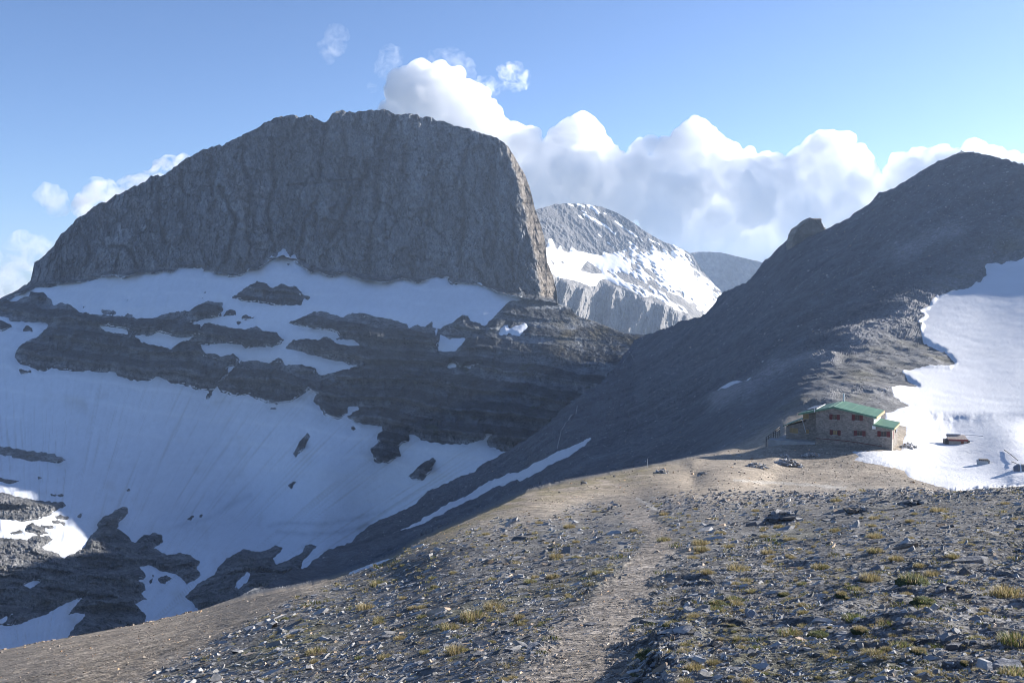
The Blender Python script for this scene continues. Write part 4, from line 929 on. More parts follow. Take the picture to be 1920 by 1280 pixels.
# ------------------------------------------------------------ large slabs, each an object
def slab_mesh(name, rng, flat=(.12, .3), k=8):
    bm = bmesh.new(); g = stone_geo(1, rng, flat, k)[0]
    vs = [bm.verts.new(v) for v in g]
    bm.faces.new(vs[k:]); bm.faces.new(vs[:k][::-1])
    for i in range(k): bm.faces.new((vs[i], vs[(i+1) % k], vs[k+(i+1) % k], vs[k+i]))
    bmesh.ops.bevel(bm, geom=bm.edges[:], offset=.035, segments=1, affect='EDGES')
    bmesh.ops.triangulate(bm, faces=bm.faces[:]); bmesh.ops.subdivide_edges(bm, edges=bm.edges[:], cuts=1)
    for v in bm.verts:
        q = v.co*2.2; v.co += Vector((noise_s(q.x, q.y, q.z, 1), noise_s(q.x, q.y, q.z, 2), noise_s(q.x, q.y, q.z*3, 3)*.7))*.07
    me = bpy.data.meshes.new(name); bm.to_mesh(me); bm.free()
    a = me.color_attributes.new('Col', 'FLOAT_COLOR', 'POINT'); b = rng.uniform(.15, .36)
    c = np.ones((len(me.vertices), 4), F32); c[:, :3] = np.array([b*.97, b*.98, b*1.03]); a.data.foreach_set('color', c.ravel())
    me.materials.append(M_rock); return me
def noise_s(x, y, z, s): return float(noise3(np.array([x]), np.array([y]), np.array([z]), s)[0])
rs = np.random.default_rng(21)
slabs = [slab_mesh('flat_rock', rs) for _ in range(9)]; blocks = [slab_mesh('flat_rock', rs, (.3, .6), 7) for _ in range(4)]
def put_slab(x, y, wpx, rz=None, tilt=(0, 0), mesh=None, label=None, group=None, sy=1.0, sz=1.0, lift=0.0, name='flat_rock', cat='rock'):
    c = gsample(x, y)[0]; d = float(gsample(x, y, 'D')[0]); s = wpx*d/FOC/2
    o = link(name, mesh or slabs[rs.integers(len(slabs))]); o.location = (c[0], c[1], c[2]+s*lift)
    o.rotation_euler = (tilt[0], tilt[1], rs.uniform(0, 6.28) if rz is None else rz); o.scale = (s, s*sy, s*sz)
    tag(o, label, cat, group, 'thing'); return o
GL = 'rock slabs on the near slope'
uniq = [((1640,1072), 46, .3, (.1,-.3), 'pointed grey slab leaning upright beside the big green cushion'), ((1617,1092), 60, .1, (.05,-.12), 'long grey slab lying below the leaning pointed slab'),
 ((1820,1068), 84, .2, (.1,-.05), 'broad flat grey slab right of the big green cushion'), ((1765,1118), 44, .5, (.2,-.2), 'grey slab wedged right of the round green cushion'), ((1890,1268), 96, .1, (.15,-.1), 'large pale flat slab in the bottom right corner'),
 ((1230,1174), 62, -.05, (.1,.12), 'long thin dark slab standing out of the path'), ((1108,1172), 34, 0, (.3,0), 'small dark oval slab on the path'), ((950,1186), 26, .2, (.1,.2), 'angular grey block beside the grass strip left of the path'),
 ((955,1168), 24, .8, (.3,.1), 'reddish grey stone at the end of the long grass strip'), ((865,1208), 26, .2, (.5,.1), 'pale upright stone left of the path'), ((900,1228), 52, .3, (.1,-.1), 'long low slab left of the path near the bottom edge'),
 ((960,1222), 32, .1, (.2,.2), 'greenish grey slab beside the path near the bottom edge'), ((725,1195), 34, .2, (.2,0), 'dark slab beside a straw coloured tuft at lower left'), ((1350,1240), 30, .1, (.4,0), 'rounded pale stone near the bottom edge right of the path'),
 ((1462,1138), 30, .2, (.2,.2), 'squarish grey block among green tufts right of the path'), ((1470,1225), 26, 0, (.2,.2), 'grey stone beside the broad green tuft'), ((1700,1195), 56, .35, (.1,-.25), 'long tilted slab below the round green cushion'), ((1790,1230), 44, .1, (.2,0), 'grey slab low on the right slope'),
 ((1720,1160), 46, .3, (.3,0), 'cracked pale slab under the round green cushion'), ((1640,1020), 36, .1, (.05,-.05), 'pale flat slab high on the right slope'), ((1430,1190), 40, .1, (.1, -.2), 'flat slab at the left of the broad green tuft')]
for (p, w_, rz, tl, lab) in uniq: put_slab(p[0], p[1], w_, rz, tl, label=lab, sy=.62, lift=.1, sz=1.5)
n_ = 0
while n_ < 225:
    x, y = rs.uniform(420, 1960), rs.uniform(945, 1330)
    if gsample(x, y, 'rocky')[0] < .5 or gsample(x, y, 'w1')[0] > .4 or gsample(x, y, 'w2')[0] > .1 or (gsample(x, y, 'path')[0] > .3 and rs.random() < .93): continue
    if x < 1180 and rs.random() < .45: continue
    put_slab(x, y, float(np.clip(rs.lognormal(2.95, .38), 11, 60))*np.interp(y, [945, 1100, 1300], [.65, .95, 1.25]), None, (rs.normal(.05, .2), rs.normal(-.12, .22)), mesh=(slabs+blocks)[rs.integers(10)], label='flat grey slate slab among the loose stones of the near slope', group=GL, sy=rs.uniform(.5, .95), lift=rs.uniform(-.08, .06)); n_ += 1
# ------------------------------------------------------------ heaps of slabs
def heap(name, label, x, y, w, h, n, rng_, dark=1.0, dy=.45, size=.26, group=None, flatv=(.12, .3), spread=1.0):
    c = gsample(x, y)[0]; d = float(gsample(x, y, 'D')[0]); k_ = d/FOC; W = w*k_; H = h*k_
    g = stone_geo(n, rng_, flatv, 6); sz = rng_.uniform(.6, 1.25, n)*size*W
    t = rng_.uniform(-1, 1, n); r = rng_.random(n)
    hx = t*W/2*.9; prof = np.clip(1-np.abs(t)**2.2, .1, 1); hz = r*prof*H; hy = rng_.uniform(-1, 1, n)*W*dy*(1-r*.6)
    R = rotm(rng_.normal(0, .22*spread, n), rng_.normal(0, .22*spread, n), rng_.uniform(0, 6.28, n))
    V = np.einsum('nij,nkj->nki', R, g*sz[:, None, None])+np.stack([hx, hy, hz], -1)[:, None]
    C = np.repeat((rock_cols(n, rng_)*dark)[:, None], 12, 1); f, s = stone_faces(n)
    ff = f; o = link(name, mesh_np(name, V.reshape(-1, 3), ff, s, M_rock, C.reshape(-1, 3), smooth=False)); o.location = tuple(c)
    tag(o, label, 'stone heap', group, 'thing'); return o
rh = np.random.default_rng(33)
heap('slab_stack', 'neat dark stack of flat slate slabs standing on the near slope', 1468, 975, 52, 25, 90, rh, .75, .35, .34, flatv=(.07, .13), spread=.45)
put_slab(1440, 975, 40, .5, (.1,-.45), label='long grey slab leaning on the left foot of the dark slab stack', sy=.35, lift=.3)
put_slab(1415, 983, 44, .25, (.1,-.1), label='rounded dark slab below the slab stack', sy=.4, sz=1.2, lift=.2)
heap('slab_heap', 'low dark heap of tilted slabs right of the slab stack', 1612, 960, 62, 12, 40, rh, .7, .3, .22, flatv=(.1, .2))
heap('slab_heap', 'low dark heap of slabs below the edge of the snow', 1715, 945, 60, 12, 40, rh, .7, .3, .2, flatv=(.1, .2))
heap('stone_heap', 'long double heap of pale rubble stones in front of the hut', 1475, 872, 62, 12, 200, rh, 1.5, .25, .075)
heap('stone_heap', 'small rubble heap left of the long double heap', 1418, 876, 46, 9, 130, rh, 1.4, .25, .085)
heap('stone_heap', 'low rubble heap nearest the hut wall', 1520, 855, 40, 7, 120, rh, 1.5, .25, .08)
heap('stone_heap', 'narrow rubble heap in front of the hut terrace', 1471, 856, 18, 7, 60, rh, 1.5, .5, .12)
heap('stone_heap', 'isolated cairn of pale blocks on the plateau rim', 1240, 887, 26, 10, 34, rh, 1.4, .35, .17, flatv=(.3, .6))
heap('stone_heap', 'small group of blocks right of the rim cairn', 1316, 890, 20, 6, 22, rh, 1.3, .35, .17, flatv=(.3, .6))
heap('stone_heap', 'tiny cairn at the far end of the rim', 1095, 907, 12, 6, 18, rh, 1.5, .4, .2, flatv=(.3, .6))
heap('stone_heap', 'snow dusted rubble beside the lit end wall of the hut', 1704, 842, 28, 11, 70, rh, 2.2, .4, .12, flatv=(.3, .6))
heap('summit_cairn', 'tiny dark cairn on the top of the right hill', 1803, 292, 7, 7, 20, rh, .9, .4, .25, flatv=(.3, .6))
for x_, y_, w_ in ((1386, 854, 9), (1266, 930, 10), (1610, 412, 9), (1630, 398, 8), (1650, 372, 12)):
    put_slab(x_, y_, w_, mesh=blocks[0], label={1386: 'pale block at the tip of the hut shadow', 1266: 'small dark stone alone on the gravel plateau', 1610: 'lowest of the three boulders on the hill skyline', 1630: 'middle of the three boulders on the hill skyline', 1650: 'highest of the three boulders on the hill skyline'}[x_], lift=.3, name='boulder', cat='boulder', sz=1.3)
# ------------------------------------------------------------ grass tufts and cushions
M_grass = bpy.data.materials.new('grass_blades'); M_grass.use_nodes = True
gb = M_grass.node_tree.nodes['Principled BSDF']; ga = M_grass.node_tree.nodes.new('ShaderNodeAttribute'); ga.attribute_name = 'Col'
M_grass.node_tree.links.new(ga.outputs[0], gb.inputs['Base Color']); gb.inputs['Roughness'].default_value = .7
tr = M_grass.node_tree.nodes.new('ShaderNodeBsdfTranslucent'); mx = M_grass.node_tree.nodes.new('ShaderNodeMixShader'); mx.inputs[0].default_value = .35
M_grass.node_tree.links.new(ga.outputs[0], tr.inputs[0]); M_grass.node_tree.links.new(gb.outputs[0], mx.inputs[1]); M_grass.node_tree.links.new(tr.outputs[0], mx.inputs[2])
M_grass.node_tree.links.new(mx.outputs[0], M_grass.node_tree.nodes['Material Output'].inputs[0])
def blades(cx, cy, n, rng_, rad, hgt, wid, green, lean=(0, 0)):
    """n blades round a base; unit-less; returns V (n,5,3), C"""
    a = rng_.uniform(0, 6.28, n); r = rad*np.sqrt(rng_.random(n))
    bx_, by_ = cx+np.cos(a)*r, cy+np.sin(a)*r
    h_ = hgt*rng_.uniform(.5, 1.15, n)*(1-.45*(r/max(rad, 1e-6))**2); out = rng_.uniform(.25, .9, n)*h_
    da = a+rng_.normal(0, .7, n); dx, dy = np.cos(da)*out+lean[0]*h_, np.sin(da)*out+lean[1]*h_
    px_, py_ = -np.sin(da)*wid, np.cos(da)*wid
    z = np.zeros(n)-.06*hgt
    v = np.stack([np.stack([bx_-px_, by_-py_, z], -1), np.stack([bx_+px_, by_+py_, z], -1), np.stack([bx_+dx*.4+px_*.8, by_+dy*.4+py_*.8, h_*.62], -1), np.stack([bx_+dx*.4-px_*.8, by_+dy*.4-py_*.8, h_*.62], -1), np.stack([bx_+dx, by_+dy, h_*.98], -1)], 1)
    m = rng_.random((n, 1)); straw = np.array([.31, .25, .125]); gr = np.array([.12, .145, .04]); pale = np.array([.42, .35, .22])
    c = np.where(m < green, gr, np.where(m > .85, pale, straw))*rng_.uniform(.6, 1.5, (n, 1))
    C = np.repeat(c[:, None], 5, 1); C[:, :2] *= .7
    return v, C
def blade_faces(n):
    flat_ = np.array([0,1,2,3, 3,2,4]); return (flat_[None]+(np.arange(n)*5)[:, None]).ravel(), np.tile([4, 3], n)
rg = np.random.default_rng(77)
def tuft_mesh(name, green, hgt=.55, n=420, rad=.85):
    V, C = blades(0, 0, n, rg, rad, hgt, .016, green, (-.12, -.06)); f, s = blade_faces(n)
    return mesh_np(name, V.reshape(-1, 3), f, s, M_grass, C.reshape(-1, 3), smooth=False)
tufts = [tuft_mesh('grass_tuft', g_, h_) for g_, h_ in ((.1, .7), (.2, .55), (.35, .5), (.05, .6), (.6, .5), (.8, .42))]
M_cush = terrain_mat('cushion_plant', [(9, (1,1,1), 6, .6, 1.4)], [(14, (1,1,1), 6, 1.0, .05)], base=(.075, .095, .045))
def cushion_mesh():
    bm = bmesh.new(); bmesh.ops.create_icosphere(bm, subdivisions=4, radius=1)
    for v in bm.verts:
        p = v.co; q = noise_s(p.x*1.7, p.y*1.7, p.z*1.7, 8)*.25+noise_s(p.x*6, p.y*6, p.z*6, 9)*.10
        v.co = Vector((p.x*(1+q), p.y*(1+q), p.z*.5*(1+q*1.5)))
    me = bpy.data.meshes.new('cushion'); bm.to_mesh(me); bm.free(); me.materials.append(M_cush)
    for p in me.polygons: p.use_smooth = True
    return me
cushA = cushion_mesh()
def put_tuft(x, y, wpx, kind, label, group=None, cush=False, name='grass_tuft', sy=1.0):
    c = gsample(x, y+wpx*.12)[0]; d = float(gsample(x, y, 'D')[0]); s = wpx*d/FOC/2/1.05
    rz = rs.uniform(0, 6.28) if sy == 1.0 else 0
    if cush:
        o = empty('cushion_plant', tuple(c), rz); tag(o, label, 'cushion plant', group)
        a = link('cushion', cushA, o); a.scale = (s, s*.9, s*.95)
        b = link('grass_blades', tufts[kind], o); b.scale = (s*.95, s*.85, s*.85); b.location = (0, 0, s*.25)
        return o
    o = link(name, tufts[kind]); o.location = tuple(c); o.scale = (s, s*sy, s*1.0); o.rotation_euler = (0, 0, rz); tag(o, label, 'grass tuft', group); return o
big = [(1759,956,34,3,0,'bushy straw coloured tuft standing out near the top of the right slope'), (1537,1062,36,1,0,'yellowish tuft above the cluster of grey blocks, mid right slope'), (1383,1074,45,0,0,'long tawny tuft closest to the path bend'), (1632,1085,46,0,0,'tawny tuft hanging over the dark gap left of the leaning pointed slab'),
 (1712,1100,66,4,1,'biggest dark green cushion with straw grass along its top, beside the leaning slab'), (1748,1078,34,0,0,'tawny tuft on the upper right edge of the biggest green cushion'), (1732,1135,48,5,1,'round green cushion just below the biggest one'), (1888,1120,66,0,0,'large straw and green tuft at the right edge, above the bank'),
 (1365,1025,28,1,0,'small golden tuft near the path, upper of the pair'), (1440,1040,30,3,0,'golden tuft among pale stones above the long tawny tuft'), (1567,992,28,1,0,'low tawny tuft right of the slab stack'), (1808,1014,28,1,0,'pale round tuft high on the right slope'), (1785,1050,28,1,0,'greenish tuft beside the broad flat slab'), (1680,1052,30,0,0,'slanting tawny tuft left of the broad flat slab'),
 (1482,1208,52,2,0,'broad mixed green and straw tuft low on the slope'), (1534,1205,44,5,1,'bright green mossy cushion beside the broad mixed tuft'), (1602,1170,50,5,0,'flat green patch of tufts above the bright mossy cushion'), (1612,1198,34,3,1,'rusty brown cushion below the flat green patch'), (1900,1218,66,4,0,'big dark green tuft at the right edge near the bottom'), (1832,1212,40,2,0,'green tuft left of the big dark one at the right edge'),
 (1690,1232,48,4,0,'green tuft right of centre near the bottom edge'), (1642,1258,40,1,0,'golden tuft on the bottom edge right of the path'), (1722,1252,34,3,1,'round rusty cushion near the bottom edge'), (1752,1226,36,5,0,'narrow bright green tuft near the bottom right'), (1345,1142,34,2,1,'dark green cushion right of the path'), (1410,1114,28,2,0,'green tuft over a dark hollow right of the path'), (1325,1084,26,0,0,'straw tuft beside the path, upper right'), (1560,1252,36,3,0,'straw tuft near the bottom edge beside grey stones'),
 (888,1152,62,1,0,'middle of the long grass strip left of the path'), (845,1172,44,1,0,'lower end of the long grass strip left of the path'), (925,1138,42,0,0,'upper end of the long grass strip left of the path'), (750,1192,28,3,0,'upright straw tuft at the lower left of the stony slope'), (722,1232,34,1,0,'straw tuft near the bottom edge at the left'), (796,1222,24,2,0,'small green tuft left of the path bottom'), (921,1200,22,2,0,'bright green tuft left of the path'), (1043,1044,30,0,0,'tawny tuft over a dark stone left of the path'), (1080,1046,20,2,0,'small green tuft left of the path near the bend'),
 (1245,1010,30,2,0,'dark green tuft on the right bank of the upper path'), (1262,1190,44,2,1,'dark green cushion on the bank edge right of the path'), (1215,1238,50,4,1,'large dark cushion overhanging the path bank'), (1300,1186,30,0,0,'straw tuft on top of the path bank'), (1320,1160,34,2,0,'green tuft above the path bank'), (1285,1260,34,0,0,'golden tuft at the bottom edge on the bank'), (1250,1262,30,1,0,'straw tuft at the bottom edge beside the bank'), (1480,1010,24,3,0,'low straw tuft below the slab stack'), (1885,942,20,3,0,'straw tuft near the crest at the right edge'), (1905,1275,70,2,0,'tuft cut by the bottom right corner'), (1700,1118,26,3,0,'straw stems between the two big cushions')]
for (x_, y_, w_, kd, cu_, lab) in big: put_tuft(x_, y_, w_*1.1, kd, lab, cush=bool(cu_))
n_ = 0
while n_ < 290:
    x, y = rs.uniform(480, 1960), rs.uniform(938, 1320)
    rk_ = gsample(x, y, 'rocky')[0]
    if rk_ < .5 or gsample(x, y, 'w1')[0] > .45 or gsample(x, y, 'w2')[0] > .1 or gsample(x, y, 'path')[0] > .25: continue
    if noise_s(x/90, y/50, 0, 405) < -.12: continue
    w_ = float(np.clip(rs.lognormal(2.85, .4), 9, 48))*np.interp(y, [940, 1050, 1280], [.75, .95, 1.25])
    put_tuft(x, y, w_, int(rs.choice([0, 1, 2, 3, 4, 5], p=[.22, .25, .18, .2, .1, .05]) if y > 1060 else rs.choice([0, 1, 3])), 'low straw and green grass tuft among the slate of the near slope', 'grass tufts on the near slope', cush=(y > 1100 and rs.random() < .12)); n_ += 1
# tiny tufts, beyond counting
tv, tc = [], []
x, y = scatter(9000, 300, 1960, 860, 1330, rng); d = gsample(x, y, 'D')
rk = gsample(x, y, 'rocky'); pt = gsample(x, y, 'path'); w1_ = gsample(x, y, 'w1'); w2_ = gsample(x, y, 'w2'); sn = gsample(x, y, 'sdf')
kk2 = np.interp(x, K2[:,0], K2[:,1]); rimw = np.exp(-((y-kk2)/45)**2)
keep = (w2_ < .1) & (sn < -8) & (rk > .4) & (pt < .3) & (rng.random(len(x)) < np.clip(.30+fbm(x/60, y/30, 0*x, 3, 406)*1.4+rimw*.8-.25*(w1_ > .5), 0, 1))
x, y, d = x[keep], y[keep], d[keep]; c = gsample(x, y)
for k in range(len(x)):
    s = float(np.clip(rg.lognormal(1.45, .35), 2, 9))*d[k]/FOC
    V, C = blades(0, 0, 34, rg, s*.9, s*.6, s*.07, .28, (-.1, 0)); tv.append(V+c[k]); tc.append(C)
tv = np.concatenate(tv); tc = np.concatenate(tc); f_, s_ = blade_faces(len(tv))
o = link('grass', mesh_np('grass', tv.reshape(-1, 3), f_, s_, M_grass, tc.reshape(-1, 3), smooth=False)); tag(o, 'tiny straw coloured grass tufts dotted over the slope and plateau rim', 'grass', kind='stuff')
x, y = scatter(5200, 420, 1990, 1000, 1360, rng); d = gsample(x, y, 'D')
rk = gsample(x, y, 'rocky'); pt = gsample(x, y, 'path')
keep = (rk > .6) & (pt < .35) & (rng.random(len(x)) < np.clip((x-250)/1700, .1, 1)*np.clip((y-940)/200, .2, 1)) & (fbm(x/75, y/36, 0*x, 3, 407) > .02)
x, y, d = x[keep], y[keep], d[keep]; c = gsample(x, y); tv, tc = [], []
for k in range(len(x)):
    s = float(np.clip(rg.lognormal(2.0, .4), 3, 17))*d[k]/FOC
    V, C = blades(0, 0, 46, rg, s, s*.42, s*.05, float(np.clip(.45+noise_s(x[k]/60, y[k]/40, 0, 408)*1.2, .1, .9)), (-.15, 0)); V[..., 0] *= 1.3; tv.append(V+c[k]); tc.append(C*.6)
tv = np.concatenate(tv); tc = np.concatenate(tc); f_, s_ = blade_faces(len(tv))
o = link('grass', mesh_np('grass', tv.reshape(-1, 3), f_, s_, M_grass, tc.reshape(-1, 3), smooth=False)); tag(o, 'ragged low mats of green and straw grass between the slabs', 'grass', kind='stuff')
# ------------------------------------------------------------ worn paths on the far slopes
M_path = terrain_mat('worn_path', [(.6, (1,1,1), 5, .8, 1.2)], [], base=(.27, .26, .25))
def ribbon(line, wpx, sampler, lift):
    L = pts(line); seg = np.hypot(*(L[1:]-L[:-1]).T); tt_ = np.concatenate([[0], np.cumsum(seg)]); s = np.arange(0, tt_[-1], 2.5)
    x = np.interp(s, tt_, L[:,0]); y = np.interp(s, tt_, L[:,1])
    x = x+fbm(s/14, 0*s, 0*s, 2, 411)*2; y = y+fbm(s/14, 0*s+5, 0*s, 2, 412)*2
    tx, ty = np.gradient(x), np.gradient(y); nn = np.hypot(tx, ty)+1e-6; nx, ny = -ty/nn, tx/nn
    w = wpx*(.7+.6*np.abs(fbm(s/9, 0*s, 0*s, 2, 413)))/2
    rows = [sampler(x+nx*w*k, y+ny*w*k) for k in (-1, 0, 1)]
    Pr = np.stack(rows, 1); Pr[..., 2] += lift; Pr[..., 1] -= lift*.6
    return grid_mesh('path', Pr, M_path)
def csample(x, y):
    xs_ = CG['xs']; i = np.clip(np.round(np.interp(x, xs_, np.arange(len(xs_)))).astype(int), 0, len(xs_)-1)
    r = np.clip((y-CG['PY'][0, i])/(CG['PY'][-1, i]-CG['PY'][0, i])*(CG['PY'].shape[0]-1), 0, CG['PY'].shape[0]-1.01); ri = r.astype(int); fr_ = (r-ri)[:, None]
    return CG['B'][ri, i]*(1-fr_)+CG['B'][ri+1, i]*fr_
for line, w_, smp, lf in (('1048,641 1080,645 1120,651 1150,655 1170,656', 1.6, csample, .7), ('1171,654 1173,645 1177,636 1181,630', 2.2, csample, .7)):
    tag(link('path', ribbon(line, w_, smp, lf)), kind='structure')
for line, w_, lf in (('1045,846 1052,812 1066,790 1080,778 1082,765', 2.0, .5), ('1190,626 1200,632 1205,640', 1.5, .8), ('1172,660 1182,668 1190,676', 1.5, .8)):
    tag(link('path', ribbon(line, w_, gsample, lf)), kind='structure')
# ------------------------------------------------------------ rock tower on the skyline of the hill
M_crag = terrain_mat('crag', [(.15, (1,1,1), 7, .7, 1.3)], [(.25, (1,1,1.5), 8, 1, 2)], base=(.27, .24, .20))
def crag():
    out = [(0,.0),(-.02,.10),(.03,.27),(.02,.34),(.10,.50),(.12,.60),(.28,.75),(.42,.93),(.52,1.0),(.62,.97),(.80,.98),(.82,.93),(.78,.86),(.86,.72),(.93,.60),(1.0,.45),(1.02,.0)]
    bm = bmesh.new(); x0, x1, yb, yt, d = 1474, 1553, 458, 409, 676
    W = (x1-x0)*d/FOC; H = (yb-yt)*d/FOC*1.0
    c = P(x0, yb, d); n = 14
    prof = [( .0, 1.0), (.12, 1.0)]
    ring = []
    us = np.array(out)
    L = [0, .12, .32, .6, .85, 1.0]; sc = [.90, 1.0, 1.0, .93, .75, .45]
    for l, s in zip(L, sc):
        r_ = []
        for (u, v) in us:
            uu_ = .52+(u-.52)*s; vv_ = v*(s*.35+.65) if v > .3 else v
            r_.append(bm.verts.new((uu_*W, (l-.3)*W*.75+ (u-.5)*W*.35, vv_*H-6)) if v > 0 else bm.verts.new((uu_*W, (l-.3)*W*.75+(u-.5)*W*.35, -16)))
        ring.append(r_)
    m = len(us)
    for a, b in zip(ring[:-1], ring[1:]):
        for i in range(m-1): bm.faces.new((a[i], a[i+1], b[i+1], b[i]))
    bm.faces.new(ring[0][::-1]); bm.faces.new(ring[-1])
    bmesh.ops.triangulate(bm, faces=bm.faces[:])
    for _ in range(3): bmesh.ops.subdivide_edges(bm, edges=bm.edges[:], cuts=1)
    co_ = np.array([v.co for v in bm.verts]); q = co_/5.0
    dn = fbm(q[:,0], q[:,1], q[:,2]*2.2, 4, 421, .6)*2.0; dn2 = fbm(q[:,0]*.9+9, q[:,1]*.9, q[:,2]*1.4, 4, 423, .6)*2.2
    for v, a, b in zip(bm.verts, dn, dn2): v.co.x += float(a)*.8; v.co.y += float(b)*1.2; v.co.z += float(a)*.35
    bmesh.ops.recalc_face_normals(bm, faces=bm.faces[:])
    me = bpy.data.meshes.new('rock_tower'); bm.to_mesh(me); bm.free(); me.materials.append(M_crag)
    o = link('rock_tower', me); o.location = (c[0], c[1], c[2]+6); tag(o, 'blocky rock tower on the skyline where the hill drops to the pass', 'crag')
crag()
# ================================================================== CLOUDS: real bodies of scattering droplets, about 11 km away
CD = 11000.0; CK = CD/FOC
def cloud_mat(name, dens, g=.35, wisp=0):
    m = bpy.data.materials.new(name); m.use_nodes = True; nt = m.node_tree; nt.nodes.clear()
    o = nt.nodes.new('ShaderNodeOutputMaterial'); v = nt.nodes.new('ShaderNodeVolumeScatter')
    v.inputs['Color'].default_value = (1, 1, 1, 1); v.inputs['Density'].default_value = dens; v.inputs['Anisotropy'].default_value = g
    if wisp:
        tc = nt.nodes.new('ShaderNodeTexCoord'); n = nt.nodes.new('ShaderNodeTexNoise'); n.inputs['Scale'].default_value = wisp; n.inputs['Detail'].default_value = 5; n.inputs['Roughness'].default_value = .6; n.inputs['Distortion'].default_value = .8
        nt.links.new(tc.outputs['Object'], n.inputs['Vector']); mr = nt.nodes.new('ShaderNodeMapRange'); mr.inputs[1].default_value = .47; mr.inputs[2].default_value = .66; mr.inputs[3].default_value = 0; mr.inputs[4].default_value = dens*2.2
        nt.links.new(n.outputs[0], mr.inputs[0]); nt.links.new(mr.outputs[0], v.inputs['Density'])
    nt.links.new(v.outputs[0], o.inputs['Volume']); return m
ico = bmesh.new(); bmesh.ops.create_icosphere(ico, subdivisions=2, radius=1)
IV = np.array([v.co for v in ico.verts]); IF = np.array([[v.index for v in f.verts] for f in ico.faces])
def cloud(name, balls, mat, label, vox, seed, kids=(30, 12), flatb=None, amp=(90, 48, 24), dy=1.0):
    r_ = np.random.default_rng(seed); S = []
    for (x, y, r) in balls:
        c = P(x, y, CD)+np.array([0, r_.uniform(-1, 1)*min(r, 45)*CK*.5*dy, 0]); R = r*CK*.86; S.append((c, R))
        for _ in range(kids[0]):
            d = r_.normal(0, 1, 3); d[2] += .35; d /= np.linalg.norm(d); q = R*r_.uniform(.22, .46); c2 = c+d*(R*1.02-q*.55); S.append((c2, q))
            for _ in range(kids[1] if R > 15*CK else 3):
                e = r_.normal(0, 1, 3)+d*.8; e /= np.linalg.norm(e); S.append((c2+e*q*.85, q*r_.uniform(.25, .45)))
    c = np.array([s[0] for s in S]); R = np.array([s[1] for s in S])
    V = IV[None]*R[:, None, None]+c[:, None]
    F = (IF[None]+(np.arange(len(S))*len(IV))[:, None, None]).reshape(-1, 3)
    me = mesh_np(name, V.reshape(-1, 3), F.ravel(), np.full(len(F), 3))
    o = link(name+'_tmp', me); md = o.modifiers.new('r', 'REMESH'); md.mode = 'VOXEL'; md.voxel_size = vox
    sm = o.modifiers.new('s', 'SMOOTH'); sm.factor = .5; sm.iterations = 2
    dg = bpy.context.evaluated_depsgraph_get(); dg.update(); m2 = bpy.data.meshes.new_from_object(o.evaluated_get(dg)); bpy.data.objects.remove(o); bpy.data.meshes.remove(me)
    n = len(m2.vertices); co_ = np.empty(n*3, F32); m2.vertices.foreach_get('co', co_); co_ = co_.reshape(-1, 3)
    nr = np.empty(n*3, F32); m2.vertices.foreach_get('normal', nr); nr = nr.reshape(-1, 3)
    h = 0
    for a, s in zip(amp, (230., 90., 42.)):
        h = h+(.5-np.abs(noise3(co_[:,0]/s, co_[:,1]/s, co_[:,2]/s, seed+int(s))))*a*1.4
    co_ += nr*h[:, None]
    if flatb is not None:
        zb = P(960, flatb, CD)[2]; co_[:, 2] = np.where(co_[:, 2] < zb, zb-(zb-co_[:, 2])*.35, co_[:, 2])
    m2.vertices.foreach_set('co', co_.ravel()); m2.update()
    o = link(name+'_tmp', m2); md = o.modifiers.new('r', 'REMESH'); md.mode = 'VOXEL'; md.voxel_size = vox*.85
    dg = bpy.context.evaluated_depsgraph_get(); dg.update(); m3 = bpy.data.meshes.new_from_object(o.evaluated_get(dg)); bpy.data.objects.remove(o); bpy.data.meshes.remove(m2)
    m2 = m3; m2.materials.clear(); m2.materials.append(mat); m2.name = name
    o = link(name, m2); tag(o, label, 'cloud', None, 'structure'); return o
def B3(s): return np.array([float(v) for v in s.replace(',', ' ').split()]).reshape(-1, 3)
MC = cloud_mat('cloud_body', .0105, .1)
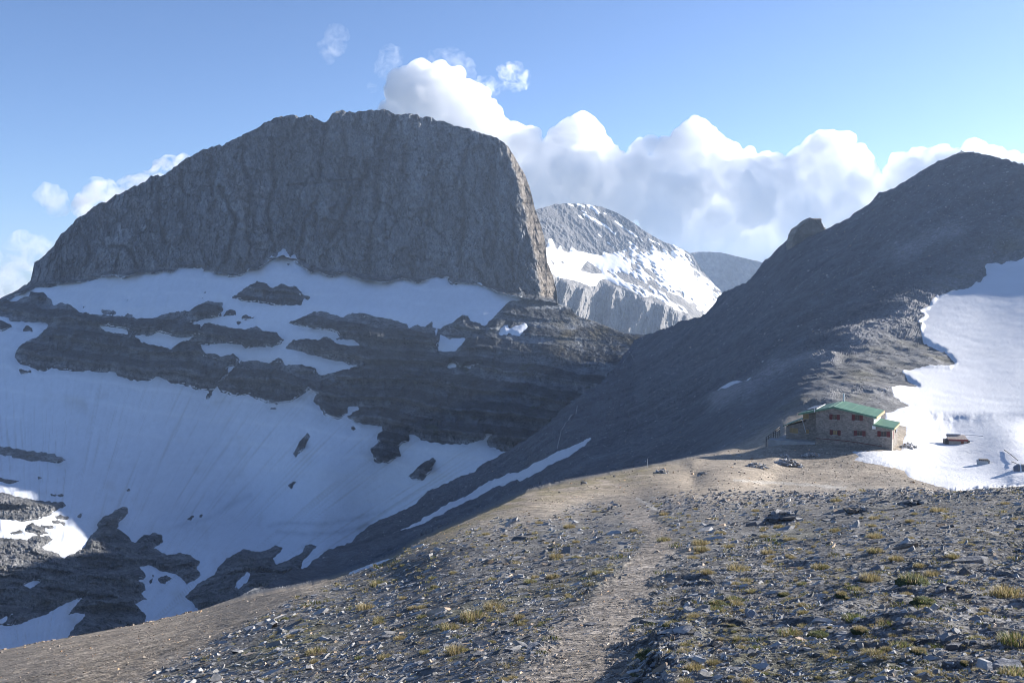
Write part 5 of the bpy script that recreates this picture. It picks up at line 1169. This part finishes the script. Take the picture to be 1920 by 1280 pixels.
cloud('cloud', B3('790,185,52 765,225,46 830,170,38 868,210,46 745,188,20 812,142,17 880,250,60 905,280,56 925,310,60 850,270,60 800,260,60 930,250,26 970,282,38 1000,310,38 1005,360,46 1020,400,38 965,350,50 1085,258,34 1060,285,36 1112,288,30 1060,340,60 1130,330,44 1160,315,24'), MC, 'white towering cumulus behind the right shoulder of the big peak', 17, 3)
cloud('cloud', B3('1200,290,16 1222,276,11 1190,325,32 1230,335,40 1300,272,40 1270,290,32 1345,298,34 1320,345,66 1260,375,56 1370,345,40 1410,312,22 1440,322,26 1400,365,56 1470,352,44 1540,288,30 1570,278,20 1520,318,38 1592,318,36 1560,360,60 1612,350,34 1640,385,40 1490,415,50 1580,420,50 1640,435,44 1150,390,44 1240,420,44 1340,425,46 1420,430,40 1290,470,44 1360,480,46 1430,480,50 1240,460,40 1480,470,50'), MC, 'long white cumulus bank over the pass', 17, 4)
cloud('cloud', B3('1690,312,18 1720,305,18 1760,302,18 1825,290,17 1800,308,22 1862,302,16 1885,316,18 1700,350,42 1760,352,48 1850,352,44 1910,310,12 1930,328,24 1990,330,40 2060,345,44'), MC, 'white cumulus heads behind the right hill', 17, 5)
MW = cloud_mat('cloud_thin', .0006, .3, .009)
cloud('cloud', B3('192,370,24 172,388,24 215,385,20 250,352,16 275,345,12 325,314,13 305,328,16 340,305,9'), cloud_mat('cloud_small', .006, .3, .005), 'small cumulus tufts above the left ridge', 15, 6)
cloud('cloud', B3('92,372,17 108,390,12 80,365,9 45,468,22 80,462,16 60,480,24 120,470,14 -10,520,40 20,560,40 -60,500,50 -70,560,60'), cloud_mat('cloud_small', .0028, .3, .004), 'low hazy clouds at the far left', 15, 7)
cloud('cloud', B3('628,72,12 622,90,14 640,65,7 612,100,7'), MW, 'faint wisp high above the big peak', 12, 8, kids=(14, 5))
cloud('cloud', B3('960,143,17 915,165,13 938,158,10 978,150,9 895,168,8'), cloud_mat('cloud_wisp', .0022, .3, .008), 'small ragged wisp right of the tall cumulus', 12, 9, kids=(18, 6))
cloud('cloud', B3('840,120,22 870,135,20 815,112,12 735,105,12 725,130,10 700,165,9'), MW, 'thin veil round the top of the tall cumulus', 12, 10, kids=(14, 5))
SC.cycles.volume_bounces = 64; SC.cycles.max_bounces = 72; SC.cycles.transparent_max_bounces = 24
